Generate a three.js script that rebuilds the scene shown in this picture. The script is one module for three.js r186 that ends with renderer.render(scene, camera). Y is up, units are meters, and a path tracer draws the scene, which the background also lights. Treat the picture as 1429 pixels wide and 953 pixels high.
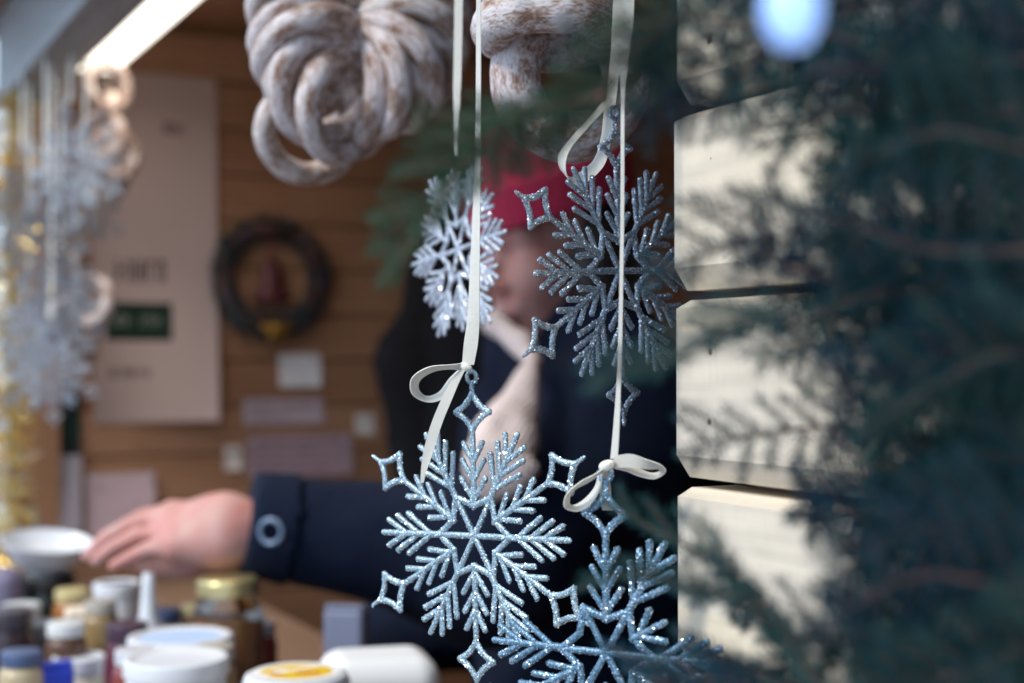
import * as THREE from 'three';
import { mergeGeometries } from 'three/addons/utils/BufferGeometryUtils.js';
import { MeshSurfaceSampler } from 'three/addons/math/MeshSurfaceSampler.js';
import { RectAreaLightUniformsLib } from 'three/addons/lights/RectAreaLightUniformsLib.js';
import { RoundedBoxGeometry } from 'three/addons/geometries/RoundedBoxGeometry.js';

// ---------- camera, sky, sun, exposure ----------
const scene = new THREE.Scene();
const EYE = new THREE.Vector3(0, 1.5, 0), PITCH = 0.0144, PX = 5.039e-4;
const camera = new THREE.PerspectiveCamera(27.01, 1.4995, 0.03, 200);
camera.position.copy(EYE);
camera.rotation.set(PITCH, 0, 0);
camera.focus = 0.775;
camera.userData.fStop = 4.4;
const renderer = new THREE.WebGLRenderer({ antialias: true });
renderer.toneMapping = THREE.LinearToneMapping;
renderer.toneMappingExposure = 1.9;
renderer.shadowMap.enabled = true;
{ // overcast winter sky, cool, a little brighter overhead
  const W = 64, H = 32, d = new Float32Array(W * H * 4);
  for (let j = 0; j < H; j++) for (let i = 0; i < W; i++) {
    const up = Math.max(0, Math.sin(((j + 0.5) / H - 0.5) * Math.PI)), k = 0.8 + 0.35 * up;
    d.set([0.66 * k, 0.85 * k, 1.10 * k, 1], (j * W + i) * 4);
  }
  const t = new THREE.DataTexture(d, W, H, THREE.RGBAFormat, THREE.FloatType);
  t.mapping = THREE.EquirectangularReflectionMapping; t.magFilter = THREE.LinearFilter; t.needsUpdate = true;
  scene.background = t; scene.environment = t;
}
const sun = new THREE.DirectionalLight(new THREE.Color(1, 0.93, 0.82), 1.5);
sun.position.set(-3.0, 5.0, 1.6); sun.target.position.set(0, 1.4, -0.8);
sun.castShadow = true; sun.shadow.radius = 26; sun.shadow.mapSize.set(2048, 2048);
Object.assign(sun.shadow.camera, { left: -3, right: 3, top: 3, bottom: -3, near: 0.5, far: 15 });
scene.add(sun, sun.target);

// ---------- helpers ----------
const V3 = (x = 0, y = 0, z = 0) => new THREE.Vector3(x, y, z);
function rng(seed) { let s = seed >>> 0; return () => { s = (s + 0x6D2B79F5) | 0; let t = Math.imul(s ^ (s >>> 15), 1 | s); t = (t + Math.imul(t ^ (t >>> 7), 61 | t)) ^ t; return ((t ^ (t >>> 14)) >>> 0) / 4294967296; }; }
const CP = Math.cos(PITCH), SP = Math.sin(PITCH);
function at(px, py, d) { // a point seen at a pixel of the photograph, at a depth in metres
  const a = (px - 714.5) * PX * d, b = -(py - 476.5) * PX * d;
  return V3(a, EYE.y + b * CP + d * SP, b * SP - d * CP);
}
const used = new Map();
function numbered(n) { const k = used.get(n) ?? 0; used.set(n, k + 1); return k ? n + '_' + String(k).padStart(3, '0') : n; }
function tag(o, label, category, group, kind) {
  if (label) o.userData.label = label; if (category) o.userData.category = category;
  if (group) o.userData.group = group; if (kind) o.userData.kind = kind; return o;
}
function thing(name, pos, turn, label, category, group) {
  const g = new THREE.Group(); g.name = numbered(name); if (pos) g.position.copy(pos); g.rotation.y = turn || 0; scene.add(g);
  return tag(g, label, category, group);
}
function part(name, geo, mat, parent, pos, rot) {
  const m = new THREE.Mesh(geo, mat); m.name = name; m.castShadow = m.receiveShadow = true;
  if (pos) m.position.set(...pos); if (rot) m.rotation.set(...rot); (parent ?? scene).add(m); return m;
}
function clash(seed) { // value noise, tiled over period
  const r = rng(seed), T = new Float32Array(65536).map(() => r());
  return (x, y, P = 256) => {
    const xi = Math.floor(x), yi = Math.floor(y), fx = x - xi, fy = y - yi, m = (v) => ((v % P) + P) % P;
    const g = (a, b) => T[(m(a) * 131 + m(b) * 977) & 65535], s = fx * fx * (3 - 2 * fx), t = fy * fy * (3 - 2 * fy);
    return (g(xi, yi) * (1 - s) + g(xi + 1, yi) * s) * (1 - t) + (g(xi, yi + 1) * (1 - s) + g(xi + 1, yi + 1) * s) * t;
  };
}
const N = clash(7);
function noise3(x, y, z) { return (N(x + z * 0.71, y - z * 0.43) + N(y * 1.1 + 37, z * 1.1 + 11) + N(z * 0.93 + 71, x * 0.93 + 5)) / 3 - 0.5; }
function tex(w, h, f, srgb, repeat) {
  const d = new Uint8Array(w * h * 4);
  for (let j = 0; j < h; j++) for (let i = 0; i < w; i++) { const c = f(i / w, j / h); for (let k = 0; k < 3; k++) d[(j * w + i) * 4 + k] = Math.max(0, Math.min(255, c[k] * 255)); d[(j * w + i) * 4 + 3] = 255; }
  const t = new THREE.DataTexture(d, w, h); t.magFilter = THREE.LinearFilter; t.minFilter = THREE.LinearMipmapLinearFilter; t.generateMipmaps = true;
  t.wrapS = t.wrapT = THREE.RepeatWrapping; if (srgb) t.colorSpace = THREE.SRGBColorSpace; if (repeat) t.repeat.set(...repeat); t.needsUpdate = true; return t;
}
const grey = (f) => (u, v) => { const x = f(u, v); return [x, x, x]; };
const mat = (rgb, rough = 0.8, extra = {}) => { const m = new THREE.MeshPhysicalMaterial({ roughness: rough, ...extra }); m.color.setRGB(...rgb); return m; };
// wood: grain runs along u; texture covers 0.8 m x 0.2 m
const grain = (u, v) => {
  const w = v * 16 + 1.6 * (N(u * 4, v * 8, 8) - 0.5) + 0.5 * N(u * 16, v * 16, 16);
  const ring = 0.5 + 0.5 * Math.sin(w * 6.283);
  const fine = N(u * 24, v * 200, 200), mid = N(u * 8, v * 40, 40);
  return 0.45 * ring + 0.3 * fine + 0.25 * mid;
};
const woodMap = tex(1024, 256, (u, v) => { const g = grain(u, v), b = N(u * 4 + 9, v * 4, 4); return [0.74 + 0.2 * g + 0.06 * b, 0.70 + 0.22 * g + 0.07 * b, 0.64 + 0.26 * g + 0.08 * b]; }, true);
const woodBump = tex(1024, 256, grey((u, v) => 0.5 * N(u * 30, v * 200, 200) + 0.5 * grain(u, v)));
// rough sawn pale softwood with faint cross saw marks and grey patches
const sawnMap = tex(1024, 256, (u, v) => {
  const g = grain(u, v), saw = N(u * 260 + 3 * N(u * 8, v * 8, 8), v * 24, 260), p = N(u * 6, v * 5, 30), q = N(u * 40, v * 40, 40), s = 0.85 + 0.06 * g + 0.015 * saw + 0.06 * (p - 0.5) + 0.05 * (q - 0.5);
  const warm = 0.05 * (N(u * 5 + 3, v * 4 + 8, 20) - 0.35);
  return [s + warm * 0.5, s * 0.985, s * 0.955 - warm];
}, true);
const sawnBump = tex(1024, 256, grey((u, v) => 0.2 * N(u * 260, v * 40, 260) + 0.3 * N(u * 60, v * 60, 60) + 0.25 * grain(u, v)));
function uvBox(geo, off = 0) { // metres: longest axis along u
  geo.computeBoundingBox(); const s = geo.boundingBox.getSize(V3()), p = geo.attributes.position, n = geo.attributes.normal, uv = new Float32Array(p.count * 2);
  const ax = ['x', 'y', 'z'].sort((a, b) => s[b] - s[a]), get = { x: (a, i) => a.getX(i), y: (a, i) => a.getY(i), z: (a, i) => a.getZ(i) };
  for (let i = 0; i < p.count; i++) {
    const N0 = Math.abs(get[ax[0]](n, i)), N1 = Math.abs(get[ax[1]](n, i));
    const U = N0 > 0.7 ? get[ax[1]](p, i) : get[ax[0]](p, i), Vv = N1 > 0.7 || N0 > 0.7 ? get[ax[2]](p, i) : get[ax[1]](p, i);
    uv[i * 2] = U / 0.8 + off * 0.37; uv[i * 2 + 1] = Vv / 0.2 + off * 0.61;
  }
  geo.setAttribute('uv', new THREE.BufferAttribute(uv, 2)); return geo;
}
function planarUV(geo, s = 1) { const p = geo.attributes.position, uv = new Float32Array(p.count * 2); for (let i = 0; i < p.count; i++) { uv[2 * i] = (p.getX(i) + 0.6 * p.getZ(i)) * s; uv[2 * i + 1] = (p.getY(i) + 0.3 * p.getZ(i)) * s; } geo.setAttribute('uv', new THREE.BufferAttribute(uv, 2)); return geo; }
const box = (x0, x1, y0, y1, z0, z1, off = 0) => uvBox(new THREE.BoxGeometry(x1 - x0, y1 - y0, z1 - z0).translate((x0 + x1) / 2, (y0 + y1) / 2, (z0 + z1) / 2), off);
// surface nets over a signed distance function
function sdfMesh(f, lo, hi, c) {
  const n = [0, 1, 2].map((k) => Math.ceil((hi[k] - lo[k]) / c) + 1), [nx, ny, nz] = n, F = new Float32Array(nx * ny * nz), id = (i, j, k) => i + nx * (j + ny * k);
  for (let k = 0; k < nz; k++) for (let j = 0; j < ny; j++) for (let i = 0; i < nx; i++) F[id(i, j, k)] = f(lo[0] + i * c, lo[1] + j * c, lo[2] + k * c);
  const vid = new Int32Array(nx * ny * nz).fill(-1), pos = [], idx = [];
  for (let k = 0; k < nz - 1; k++) for (let j = 0; j < ny - 1; j++) for (let i = 0; i < nx - 1; i++) {
    let sx = 0, sy = 0, sz = 0, m = 0, mask = 0; const v = [];
    for (let q = 0; q < 8; q++) { v[q] = F[id(i + (q & 1), j + ((q >> 1) & 1), k + (q >> 2))]; if (v[q] < 0) mask |= 1 << q; }
    if (!mask || mask === 255) continue;
    for (const [a, b] of [[0, 1], [2, 3], [4, 5], [6, 7], [0, 2], [1, 3], [4, 6], [5, 7], [0, 4], [1, 5], [2, 6], [3, 7]]) {
      if ((v[a] < 0) === (v[b] < 0)) continue; const t = v[a] / (v[a] - v[b]);
      sx += (a & 1) + t * ((b & 1) - (a & 1)); sy += ((a >> 1) & 1) + t * (((b >> 1) & 1) - ((a >> 1) & 1)); sz += (a >> 2) + t * ((b >> 2) - (a >> 2)); m++;
    }
    vid[id(i, j, k)] = pos.length / 3; pos.push(lo[0] + (i + sx / m) * c, lo[1] + (j + sy / m) * c, lo[2] + (k + sz / m) * c);
  }
  const quad = (a, b, d, e, flip) => { if (a < 0 || b < 0 || d < 0 || e < 0) return; flip ? idx.push(a, d, b, a, e, d) : idx.push(a, b, d, a, d, e); };
  for (let k = 1; k < nz - 1; k++) for (let j = 1; j < ny - 1; j++) for (let i = 1; i < nx - 1; i++) {
    const s = F[id(i, j, k)] < 0;
    if (s !== F[id(i + 1, j, k)] < 0) quad(vid[id(i, j - 1, k - 1)], vid[id(i, j, k - 1)], vid[id(i, j, k)], vid[id(i, j - 1, k)], !s);
    if (s !== F[id(i, j + 1, k)] < 0) quad(vid[id(i - 1, j, k - 1)], vid[id(i - 1, j, k)], vid[id(i, j, k)], vid[id(i, j, k - 1)], !s);
    if (s !== F[id(i, j, k + 1)] < 0) quad(vid[id(i - 1, j - 1, k)], vid[id(i, j - 1, k)], vid[id(i, j, k)], vid[id(i - 1, j, k)], !s);
  }
  const g = new THREE.BufferGeometry(); g.setAttribute('position', new THREE.Float32BufferAttribute(pos, 3)); g.setIndex(idx); g.computeVertexNormals(); return planarUV(g);
}
const smin = (a, b, k) => { const h = Math.max(k - Math.abs(a - b), 0) / k; return Math.min(a, b) - h * h * k * 0.25; };
function cap(a, b, r1, r2) { // tapered capsule
  const ax = a[0], ay = a[1], az = a[2], bx = b[0] - ax, by = b[1] - ay, bz = b[2] - az, L = bx * bx + by * by + bz * bz || 1e-9;
  return (x, y, z) => { const px = x - ax, py = y - ay, pz = z - az, t = Math.max(0, Math.min(1, (px * bx + py * by + pz * bz) / L)); return Math.hypot(px - bx * t, py - by * t, pz - bz * t) - (r1 + (r2 - r1) * t); };
}
const ell = (c, r) => (x, y, z) => { const a = (x - c[0]) / r[0], b = (y - c[1]) / r[1], d = (z - c[2]) / r[2], k = Math.hypot(a, b, d); return (k - 1) * Math.min(...r) * (0.6 + 0.4 * Math.min(1, k)); };
const blend = (list, k) => (x, y, z) => { let d = list[0](x, y, z); for (let i = 1; i < list.length; i++) d = smin(d, list[i](x, y, z), k); return d; };

// ---------- the stall's own frame: local x runs into the stall, local -z along its front ----------
const A = 27.4 * Math.PI / 180, E = at(945, 505, 0.74).setY(0);
const toStall = (p) => { const q = p.clone().sub(E); return V3(q.x * Math.cos(A) - q.z * Math.sin(A), q.y, q.x * Math.sin(A) + q.z * Math.cos(A)); };
const fromStall = (x, y, z) => V3(x * Math.cos(A) + z * Math.sin(A), y, -x * Math.sin(A) + z * Math.cos(A)).add(E);
const FAR = -2.1;
function onFar(px, py) { // where a sight line meets the far end wall, in stall coordinates
  const a = toStall(EYE.clone()), b = toStall(at(px, py, 1)), t = (FAR - a.z) / (b.z - a.z); return a.lerp(b, t);
}
function onFront(px, py, x = 0) { const a = toStall(EYE.clone()), b = toStall(at(px, py, 1)), t = (x - a.x) / (b.x - a.x); const q = a.lerp(b, t); return fromStall(q.x, q.y, q.z); }

// ---------- ground ----------
{
  const slush = tex(512, 512, (u, v) => { const a = N(u * 12, v * 12, 12), b = N(u * 60, v * 60, 60), c = N(u * 200, v * 200, 200), s = 0.42 + 0.3 * a + 0.15 * b + 0.1 * c; return [s, s, s * 1.02]; }, true, [60, 60]);
  const g = part('ground', new THREE.PlaneGeometry(160, 160).rotateX(-Math.PI / 2), mat([0.24, 0.24, 0.25], 0.9, { map: slush }));
  tag(g, 'wet trampled grey paving in front of the stall', null, null, 'structure');
}
// ---------- market stall ----------
const M = {
  sawn: [0, 1, 2].map((k) => mat([[0.84, 0.765, 0.665], [0.81, 0.735, 0.635], [0.86, 0.79, 0.695]][k], 0.85, { map: sawnMap, bumpMap: sawnBump, bumpScale: 0.0005 })),
  inner: [0, 1, 2, 3].map((k) => mat([[0.47, 0.25, 0.145], [0.52, 0.285, 0.17], [0.43, 0.225, 0.13], [0.49, 0.265, 0.155]][k], 0.6, { map: woodMap, bumpMap: woodBump, bumpScale: 0.0005 })),
  counter: [[0.25, 0.155, 0.11], [0.28, 0.175, 0.12]].map((c) => mat(c, 0.55, { map: woodMap, bumpMap: woodBump, bumpScale: 0.0005 })),
  header: mat([0.50, 0.54, 0.60], 0.6, { map: woodMap, bumpMap: woodBump, bumpScale: 0.0005 }),
  steel: mat([0.55, 0.55, 0.56], 0.4, { metalness: 1 }),
};
const stall = thing('market_stall', E, A, 'wooden market stall with pale plank front and brown boarded inside', 'stall');
{
  // front cladding: thick planks with wide chamfers top and bottom; the end grain stops at the opening
  const pitch = 0.0972, y0 = 1.4375 - 15 * pitch, wall = new THREE.Group(); wall.name = 'front_wall'; stall.add(wall);
  const variants = [0, 1, 2, 3, 4].map((k) => {
    const s = new THREE.Shape(), g = 0.0036, t = 0.034, pts = [[0, 0.0145], [-0.0078, g], [-t, g], [-t, pitch - g], [-0.0078, pitch - g], [0, pitch - 0.0075]];
    s.moveTo(...pts[0]); pts.slice(1).forEach((p) => s.lineTo(...p)); s.closePath();
    const e = new THREE.ExtrudeGeometry(s, { depth: 1.3, steps: 26, bevelEnabled: true, bevelSize: 0.0011, bevelThickness: 0.0016, bevelSegments: 2 });
    e.rotateY(Math.PI); e.translate(0, 0, 1.3016); // outer face now towards -x
    const p = e.attributes.position, r = rng(40 + k);
    for (let i = 0; i < p.count; i++) { // slightly ragged sawn end and a faint bow
      const z = p.getZ(i), y = p.getY(i);
      p.setX(i, p.getX(i) + 0.0009 * Math.sin(z * 5 + k * 2)); if (z < 0.004) p.setZ(i, z + 0.0012 * N(y * 180, k * 9.3) - 0.0005);
    }
    e.computeVertexNormals(); return uvBox(e, k + 1);
  });
  for (let i = 0; i < 21; i++) { const m = part('plank', variants[(i * 3) % 5], M.sawn[(i * 2 + 1) % 3], wall, [0, y0 + i * pitch, i === 14 ? 0.002 : i === 16 ? -0.0015 : 0]); m.rotation.set(0, 0, 0); }
  // knots and nail heads on the planks near the opening
  const nail = new THREE.SphereGeometry(0.0022, 10, 6).scale(0.3, 1, 1), rust = mat([0.16, 0.10, 0.075], 0.85);
  for (const [y, z] of [[1.470, 0.03], [1.505, 0.031], [1.567, 0.029], [1.602, 0.032], [1.662, 0.03], [1.70, 0.031], [1.372, 0.03], [1.408, 0.03]]) part('nail_head', nail, rust, wall, [-0.0006, y, z]);
  part('backing', box(0.036, 0.05, 0.02, 2.06, 0.02, 1.29), M.inner[2], wall);
  // far end wall: narrow tongue and groove boards, every board its own mesh
  const end = new THREE.Group(); end.name = 'end_wall'; stall.add(end);
  const bp = 0.0905, bv = [0, 1, 2, 3].map((k) => { const g = new RoundedBoxGeometry(1.68, bp - 0.003, 0.02, 2, 0.004); return uvBox(g, k * 3 + 2); });
  for (let i = 0; i < 23; i++) part('board', bv[(i * 3 + (i >> 2)) % 4], M.inner[(i * 5 + (i >> 1)) % 4], end, [0.86, 0.1 + i * bp, FAR - 0.01 + ((i * 7) % 5) * 0.0006]);
  part('backing', box(0.02, 1.7, 0.05, 2.16, FAR - 0.05, FAR - 0.022), M.inner[2], end);
  const rear = new THREE.Group(); rear.name = 'rear_wall'; stall.add(rear);
  const rv = [0, 1, 2, 3].map((k) => uvBox(new RoundedBoxGeometry(0.02, bp * 2 - 0.004, 3.4, 1, 0.004), k * 2 + 5));
  for (let i = 0; i < 12; i++) part('board', rv[i % 4], M.inner[(i * 3) % 4], rear, [1.71, 0.14 + i * bp * 2, -0.4]);
  part('side_wall', box(0.06, 1.7, 0.05, 2.14, 1.26, 1.29), M.inner[2], stall);
  part('floor', box(-0.02, 1.74, 0.0, 0.045, FAR - 0.02, 1.28), M.inner[0], stall);
  // roof boards over stall and eave
  const roof = new THREE.Group(); roof.name = 'roof'; stall.add(roof);
  for (let i = 0; i < 15; i++) part('roof_board', box(-0.33 + i * 0.142, -0.33 + i * 0.142 + 0.138, 2.15 + (i % 2) * 0.003, 2.175, FAR - 0.3, 1.5, i), M.inner[i % 4], roof);
  part('header_beam', box(-0.05, 0.018, 1.977, 2.148, FAR - 0.1, 1.36, 3), M.header, stall);
  part('header_batten', box(-0.062, -0.051, 1.969, 1.991, FAR - 0.1, 1.36, 5), M.header, stall);
  part('corner_post', box(-0.03, 0.05, 0.0, 1.976, FAR - 0.07, FAR + 0.01, 3), M.inner[1], stall);
  // counter along the opening
  const counter = new THREE.Group(); counter.name = 'counter'; stall.add(counter);
  for (let i = 0; i < 4; i++) part('counter_board', uvBox(new RoundedBoxGeometry(0.146, 0.03, 2.0, 2, 0.004), i).translate(0, 0, 0), M.counter[i % 2], counter, [-0.22 + i * 0.15, 1.085, -1.04]);
  for (let i = 0; i < 11; i++) part('front_board', uvBox(new RoundedBoxGeometry(0.02, 0.094, 2.02, 1, 0.003), i), M.inner[i % 4], counter, [0.0, 0.09 + i * 0.0955, -1.05]);
}
// ---------- the lit batten lamp behind the header ----------
RectAreaLightUniformsLib.init();
{
  const lamp = thing('batten_lamp', fromStall(0.068, 1.985, -1.26), A, 'glowing white batten lamp fixed under the roof behind the header', 'lamp');
  part('housing', new RoundedBoxGeometry(0.092, 0.07, 1.28, 2, 0.006).translate(0, 0.129, 0), mat([0.8, 0.8, 0.8], 0.4), lamp);
  part('diffuser', new RoundedBoxGeometry(0.084, 0.085, 1.26, 3, 0.02).translate(0, 0.055, 0), mat([0.85, 0.84, 0.8], 0.5, { emissive: new THREE.Color(1, 0.93, 0.82), emissiveIntensity: 1.3 }), lamp);
  const L = new THREE.RectAreaLight(new THREE.Color(1, 0.86, 0.68), 3.5, 0.075, 1.24); L.name = 'batten_light';
  L.position.set(0, 0.010, 0); L.rotation.set(-Math.PI / 2, 0, 0); lamp.add(L);
}

// ---------- snowflake ornaments ----------
const R = 0.0667; // reach of a leafy arm
function bar(x0, y0, x1, y1, w = 0.0245, w2 = w) { // rounded bar in the ornament's plane
  const L = Math.hypot(x1 - x0, y1 - y0) * R, g = new THREE.CapsuleGeometry(w * R, L, 3, 8), p = g.attributes.position;
  for (let i = 0; i < p.count; i++) { const t = p.getY(i) / L + 0.5, k = 1 + (w2 / w - 1) * Math.max(0, Math.min(1, t)); p.setX(i, p.getX(i) * k); p.setZ(i, p.getZ(i) * k * 0.72); }
  g.rotateZ(Math.atan2(y1 - y0, x1 - x0) - Math.PI / 2); g.translate((x0 + x1) / 2 * R, (y0 + y1) / 2 * R, 0); g.computeVertexNormals(); return g;
}
const pol = (r, deg) => [r * Math.cos(deg * Math.PI / 180), r * Math.sin(deg * Math.PI / 180)];
const hubGeo = (() => {
  const l = [];
  for (const d of [0, 60, 120]) l.push(bar(...pol(-0.37, d), ...pol(0.37, d), 0.027));
  for (let k = 0; k < 6; k++) { l.push(bar(...pol(0.375, k * 60), ...pol(0.255, k * 60 + 30), 0.028), bar(...pol(0.255, k * 60 + 30), ...pol(0.375, k * 60 + 60), 0.028)); }
  return planarUV(mergeGeometries(l), 1);
})();
const leafGeo = (() => { // along +x
  const l = [bar(0.36, 0, 0.975, 0, 0.029, 0.026)];
  for (const [s, x, y] of [[0.455, 0.70, 0.172], [0.585, 0.82, 0.150], [0.72, 0.92, 0.112]]) for (const q of [-1, 1]) l.push(bar(s, 0, x, y * q, 0.0225, 0.027));
  return planarUV(mergeGeometries(l), 1);
})();
const spikeGeo = (ring, stub) => {
  const l = [bar(0.25, 0, 0.9, 0, 0.030, 0.025)];
  for (const [s, x, y] of [[0.30, 0.485, 0.128], [0.46, 0.64, 0.115], [0.61, 0.785, 0.098]]) for (const q of [-1, 1]) l.push(bar(s, 0, x, y * q, 0.0225, 0.027));
  if (stub) return planarUV(mergeGeometries([bar(0.25, 0, 0.55, 0, 0.028, 0.022), l[1], l[2]]), 1);
  // four-pointed star frame with hollow sides
  const P = [[0.885, 0], [1.045, 0.175], [1.205, 0], [1.045, -0.175]], c = [1.045, 0];
  for (let k = 0; k < 4; k++) { const a = P[k], b = P[(k + 1) % 4], m = [(a[0] + b[0]) / 2 * 0.62 + c[0] * 0.38, (a[1] + b[1]) / 2 * 0.62], q = (t) => [0, 1].map((j) => (1 - t) * (1 - t) * a[j] + 2 * t * (1 - t) * m[j] + t * t * b[j]); for (let i = 0; i < 5; i++) l.push(bar(...q(i / 5), ...q((i + 1) / 5), 0.027)); }
  l.push(bar(1.2, 0, ring ? 1.285 : 1.30, 0, 0.022, ring ? 0.022 : 0.017));
  if (ring) { const t = new THREE.TorusGeometry(0.05 * R, 0.0185 * R, 8, 24); t.scale(1, 1, 0.8); t.translate(1.34 * R, 0, 0); t.deleteAttribute('uv'); t.setAttribute('uv', new THREE.BufferAttribute(new Float32Array(t.attributes.position.count * 2), 2)); l.push(t); }
  return planarUV(mergeGeometries(l), 1);
};
const spikeA = spikeGeo(false), spikeB = spikeGeo(true), spikeC = spikeGeo(false, true);
const glitNormal = (() => { const r = rng(5); return tex(256, 256, () => { const a = r() * 6.283, m = Math.pow(r(), 1.3) * 0.55; return [0.5 + 0.5 * m * Math.cos(a), 0.5 + 0.5 * m * Math.sin(a), 0.5 + 0.5 * Math.sqrt(1 - m * m)]; }, false, [1 / 0.09, 1 / 0.09]); })();
const glitMap = (() => { const r = rng(6); return tex(256, 256, () => { const t = r(), k = 0.55 + 0.45 * r(), h = t > 0.8 ? 1.25 : 1; return [k * h * 0.94, k * h * 0.97, k * h]; }, true, [1 / 0.11, 1 / 0.11]); })();
const flakeHex = new THREE.CircleGeometry(0.00042, 6);
function makeSnowflake(base, flakes, glint, label, nFlakes, seed, group, lost = [], stubs = [], lacy = false) { // lost: angles of arms broken off
  const g = thing('snowflake_ornament', null, 0, label, 'ornament', group);
  const m = mat(base, 0.36, { metalness: 0.45, normalMap: glitNormal, normalScale: new THREE.Vector2(1, 1), map: glitMap });
  part('hub', hubGeo, m, g); const wob = rng(seed * 7), bend = () => [0.05 * (wob() - 0.5), 0.07 * (wob() - 0.5), 0.035 * (wob() - 0.5)];
  const geos = [hubGeo.clone()];
  for (let k = 0; k < 6; k++) if (!lost.includes(k * 60)) { const [bx, by, bz] = bend(), w = part('leaf_arm', leafGeo, m, g, null, [bx, by, k * Math.PI / 3 + bz]); w.updateMatrix(); geos.push(leafGeo.clone().applyMatrix4(w.matrix)); }
  for (let k = 0; k < 6; k++) if (!lost.includes(k * 60 + 30)) { const a = (k * 60 + 30) * Math.PI / 180, q = k === 1 ? spikeB : stubs.includes(k * 60 + 30) ? spikeC : spikeA; const [bx, by, bz] = bend(), w = part(k === 1 ? 'hanging_arm' : 'star_arm', q, m, g, null, [bx * 0.5, by * 0.5, a + (k === 1 ? 0 : bz)]); w.updateMatrix(); geos.push(q.clone().applyMatrix4(w.matrix)); }
  if (lacy) for (let k = 0; k < 6; k++) { const w = part('short_leaf_arm', leafGeo, m, g, null, [0, 0, (k * 60 + 30) * Math.PI / 180]); w.scale.setScalar(0.93); w.position.set(-0.004 * Math.cos((k * 60 + 30) * Math.PI / 180), -0.004 * Math.sin((k * 60 + 30) * Math.PI / 180), 0.0004); w.updateMatrix(); geos.push(leafGeo.clone().applyMatrix4(w.matrix)); }
  if (nFlakes) {
    const all = new THREE.Mesh(mergeGeometries(geos.map((x) => { x.deleteAttribute('uv'); return x; }))), r = rng(seed), sm = new MeshSurfaceSampler(all); sm.setRandomGenerator(r); sm.build();
    const im = new THREE.InstancedMesh(flakeHex, mat([1, 1, 1], 0.28, { metalness: 0.85, side: THREE.DoubleSide }), nFlakes); im.name = 'glitter'; im.userData.kind = 'stuff';
    let p = V3(), n = V3(), q = new THREE.Quaternion(), mx = new THREE.Matrix4(), c = new THREE.Color(), z = V3(0, 0, 1);
    for (let i = 0; i < nFlakes; i++) {
      sm.sample(p, n); if (noise3(p.x * 90 + seed, p.y * 90, seed) < -0.10 && r() < 0.8) sm.sample(p, n); n.add(V3(r() - 0.5, r() - 0.5, r() - 0.5).multiplyScalar(1.5)).normalize(); q.setFromUnitVectors(z, n);
      p.addScaledVector(n, 0.00022); const s = 0.6 + 0.8 * r(); mx.compose(p, q, V3(s, s, s)); im.setMatrixAt(i, mx);
      const t = r(); c.setRGB(...flakes.map((f, j) => f + (glint[j] - f) * Math.pow(t, 1.6))); im.setColorAt(i, c);
    }
    im.castShadow = im.receiveShadow = true; g.add(im);
  }
  return g;
}
const yawed = (o, p, yaw, roll = 0, pitch = 0, s = 1) => { o.position.copy(p); o.rotation.set(pitch, yaw, roll, 'YXZ'); o.scale.setScalar(s); return o; };
const C1 = at(662, 748, 0.80), C2 = at(865, 378, 0.805), C4 = at(846, 911, 0.714), C3 = at(640, 348, 1.0);
const F1 = yawed(makeSnowflake([0.60, 0.76, 0.83], [0.58, 0.75, 0.84], [1, 1, 1], 'silver blue glitter snowflake with bow of one long loose tail', 14000, 11), C1, -0.62, 0.03);
const F2 = yawed(makeSnowflake([0.58, 0.68, 0.78], [0.60, 0.70, 0.80], [0.95, 0.97, 1], 'dusky blue glitter snowflake with white ribbon loop at its top', 14000, 12), C2, 0.72, 0.05);
const F4 = yawed(makeSnowflake([0.25, 0.43, 0.58], [0.32, 0.52, 0.68], [0.95, 0.97, 1], 'bright blue glitter snowflake missing two arms, under a two looped bow', 14000, 13, undefined, [120, 150], [30]), C4, -0.50, 0.0);
const F3 = yawed(makeSnowflake([0.84, 0.86, 0.94], [0.88, 0.9, 0.96], [1, 1, 1], 'whitish glitter snowflake turned nearly edge on before the red hat', 9000, 14, undefined, [30, 90, 150, 210, 270, 330], [], true), C3, -1.0, 0.12, 0, 1.0);

// ---------- satin ribbons ----------
const satinBump = tex(256, 256, grey((u, v) => 0.25 + 0.25 * Math.sin(v * 6.283 * 20) + 0.5 * N(u * 10, v * 5, 10)), false, [1, 1]);
const satin = mat([0.80, 0.775, 0.70], 0.38, { sheen: 0.6, sheenRoughness: 0.4, bumpMap: satinBump, bumpScale: 0.0003, side: THREE.DoubleSide });
function strip(pts, n = 40, thick = 0.00022) { // pts: [point, half width vector]
  const c = new THREE.CatmullRomCurve3(pts.map((p) => p[0])), w = new THREE.CatmullRomCurve3(pts.map((p) => p[1].clone())), P = [], idx = [], U = [];
  for (let i = 0; i <= n; i++) {
    const t = i / n, p = c.getPoint(t), h = w.getPoint(t), tn = c.getTangent(t), nn = V3().crossVectors(tn, h).normalize().multiplyScalar(thick);
    for (const [s, q] of [[-1, 1], [1, 1], [1, -1], [-1, -1]]) { const v = p.clone().addScaledVector(h, s).addScaledVector(nn, q); P.push(v.x, v.y, v.z); U.push(t * 6, (s + 1) / 2); }
    if (i < n) for (let k = 0; k < 4; k++) { const a = i * 4 + k, b = i * 4 + (k + 1) % 4; idx.push(a, b, a + 4, b, b + 4, a + 4); }
  }
  const e = n * 4; idx.push(0, 2, 1, 0, 3, 2, e, e + 1, e + 2, e, e + 2, e + 3);
  let g = new THREE.BufferGeometry(); g.setAttribute('position', new THREE.Float32BufferAttribute(P, 3)); g.setAttribute('uv', new THREE.Float32BufferAttribute(U, 2)); g.setIndex(idx);
  g = g.toNonIndexed(); g.computeVertexNormals(); return g;
}
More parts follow.
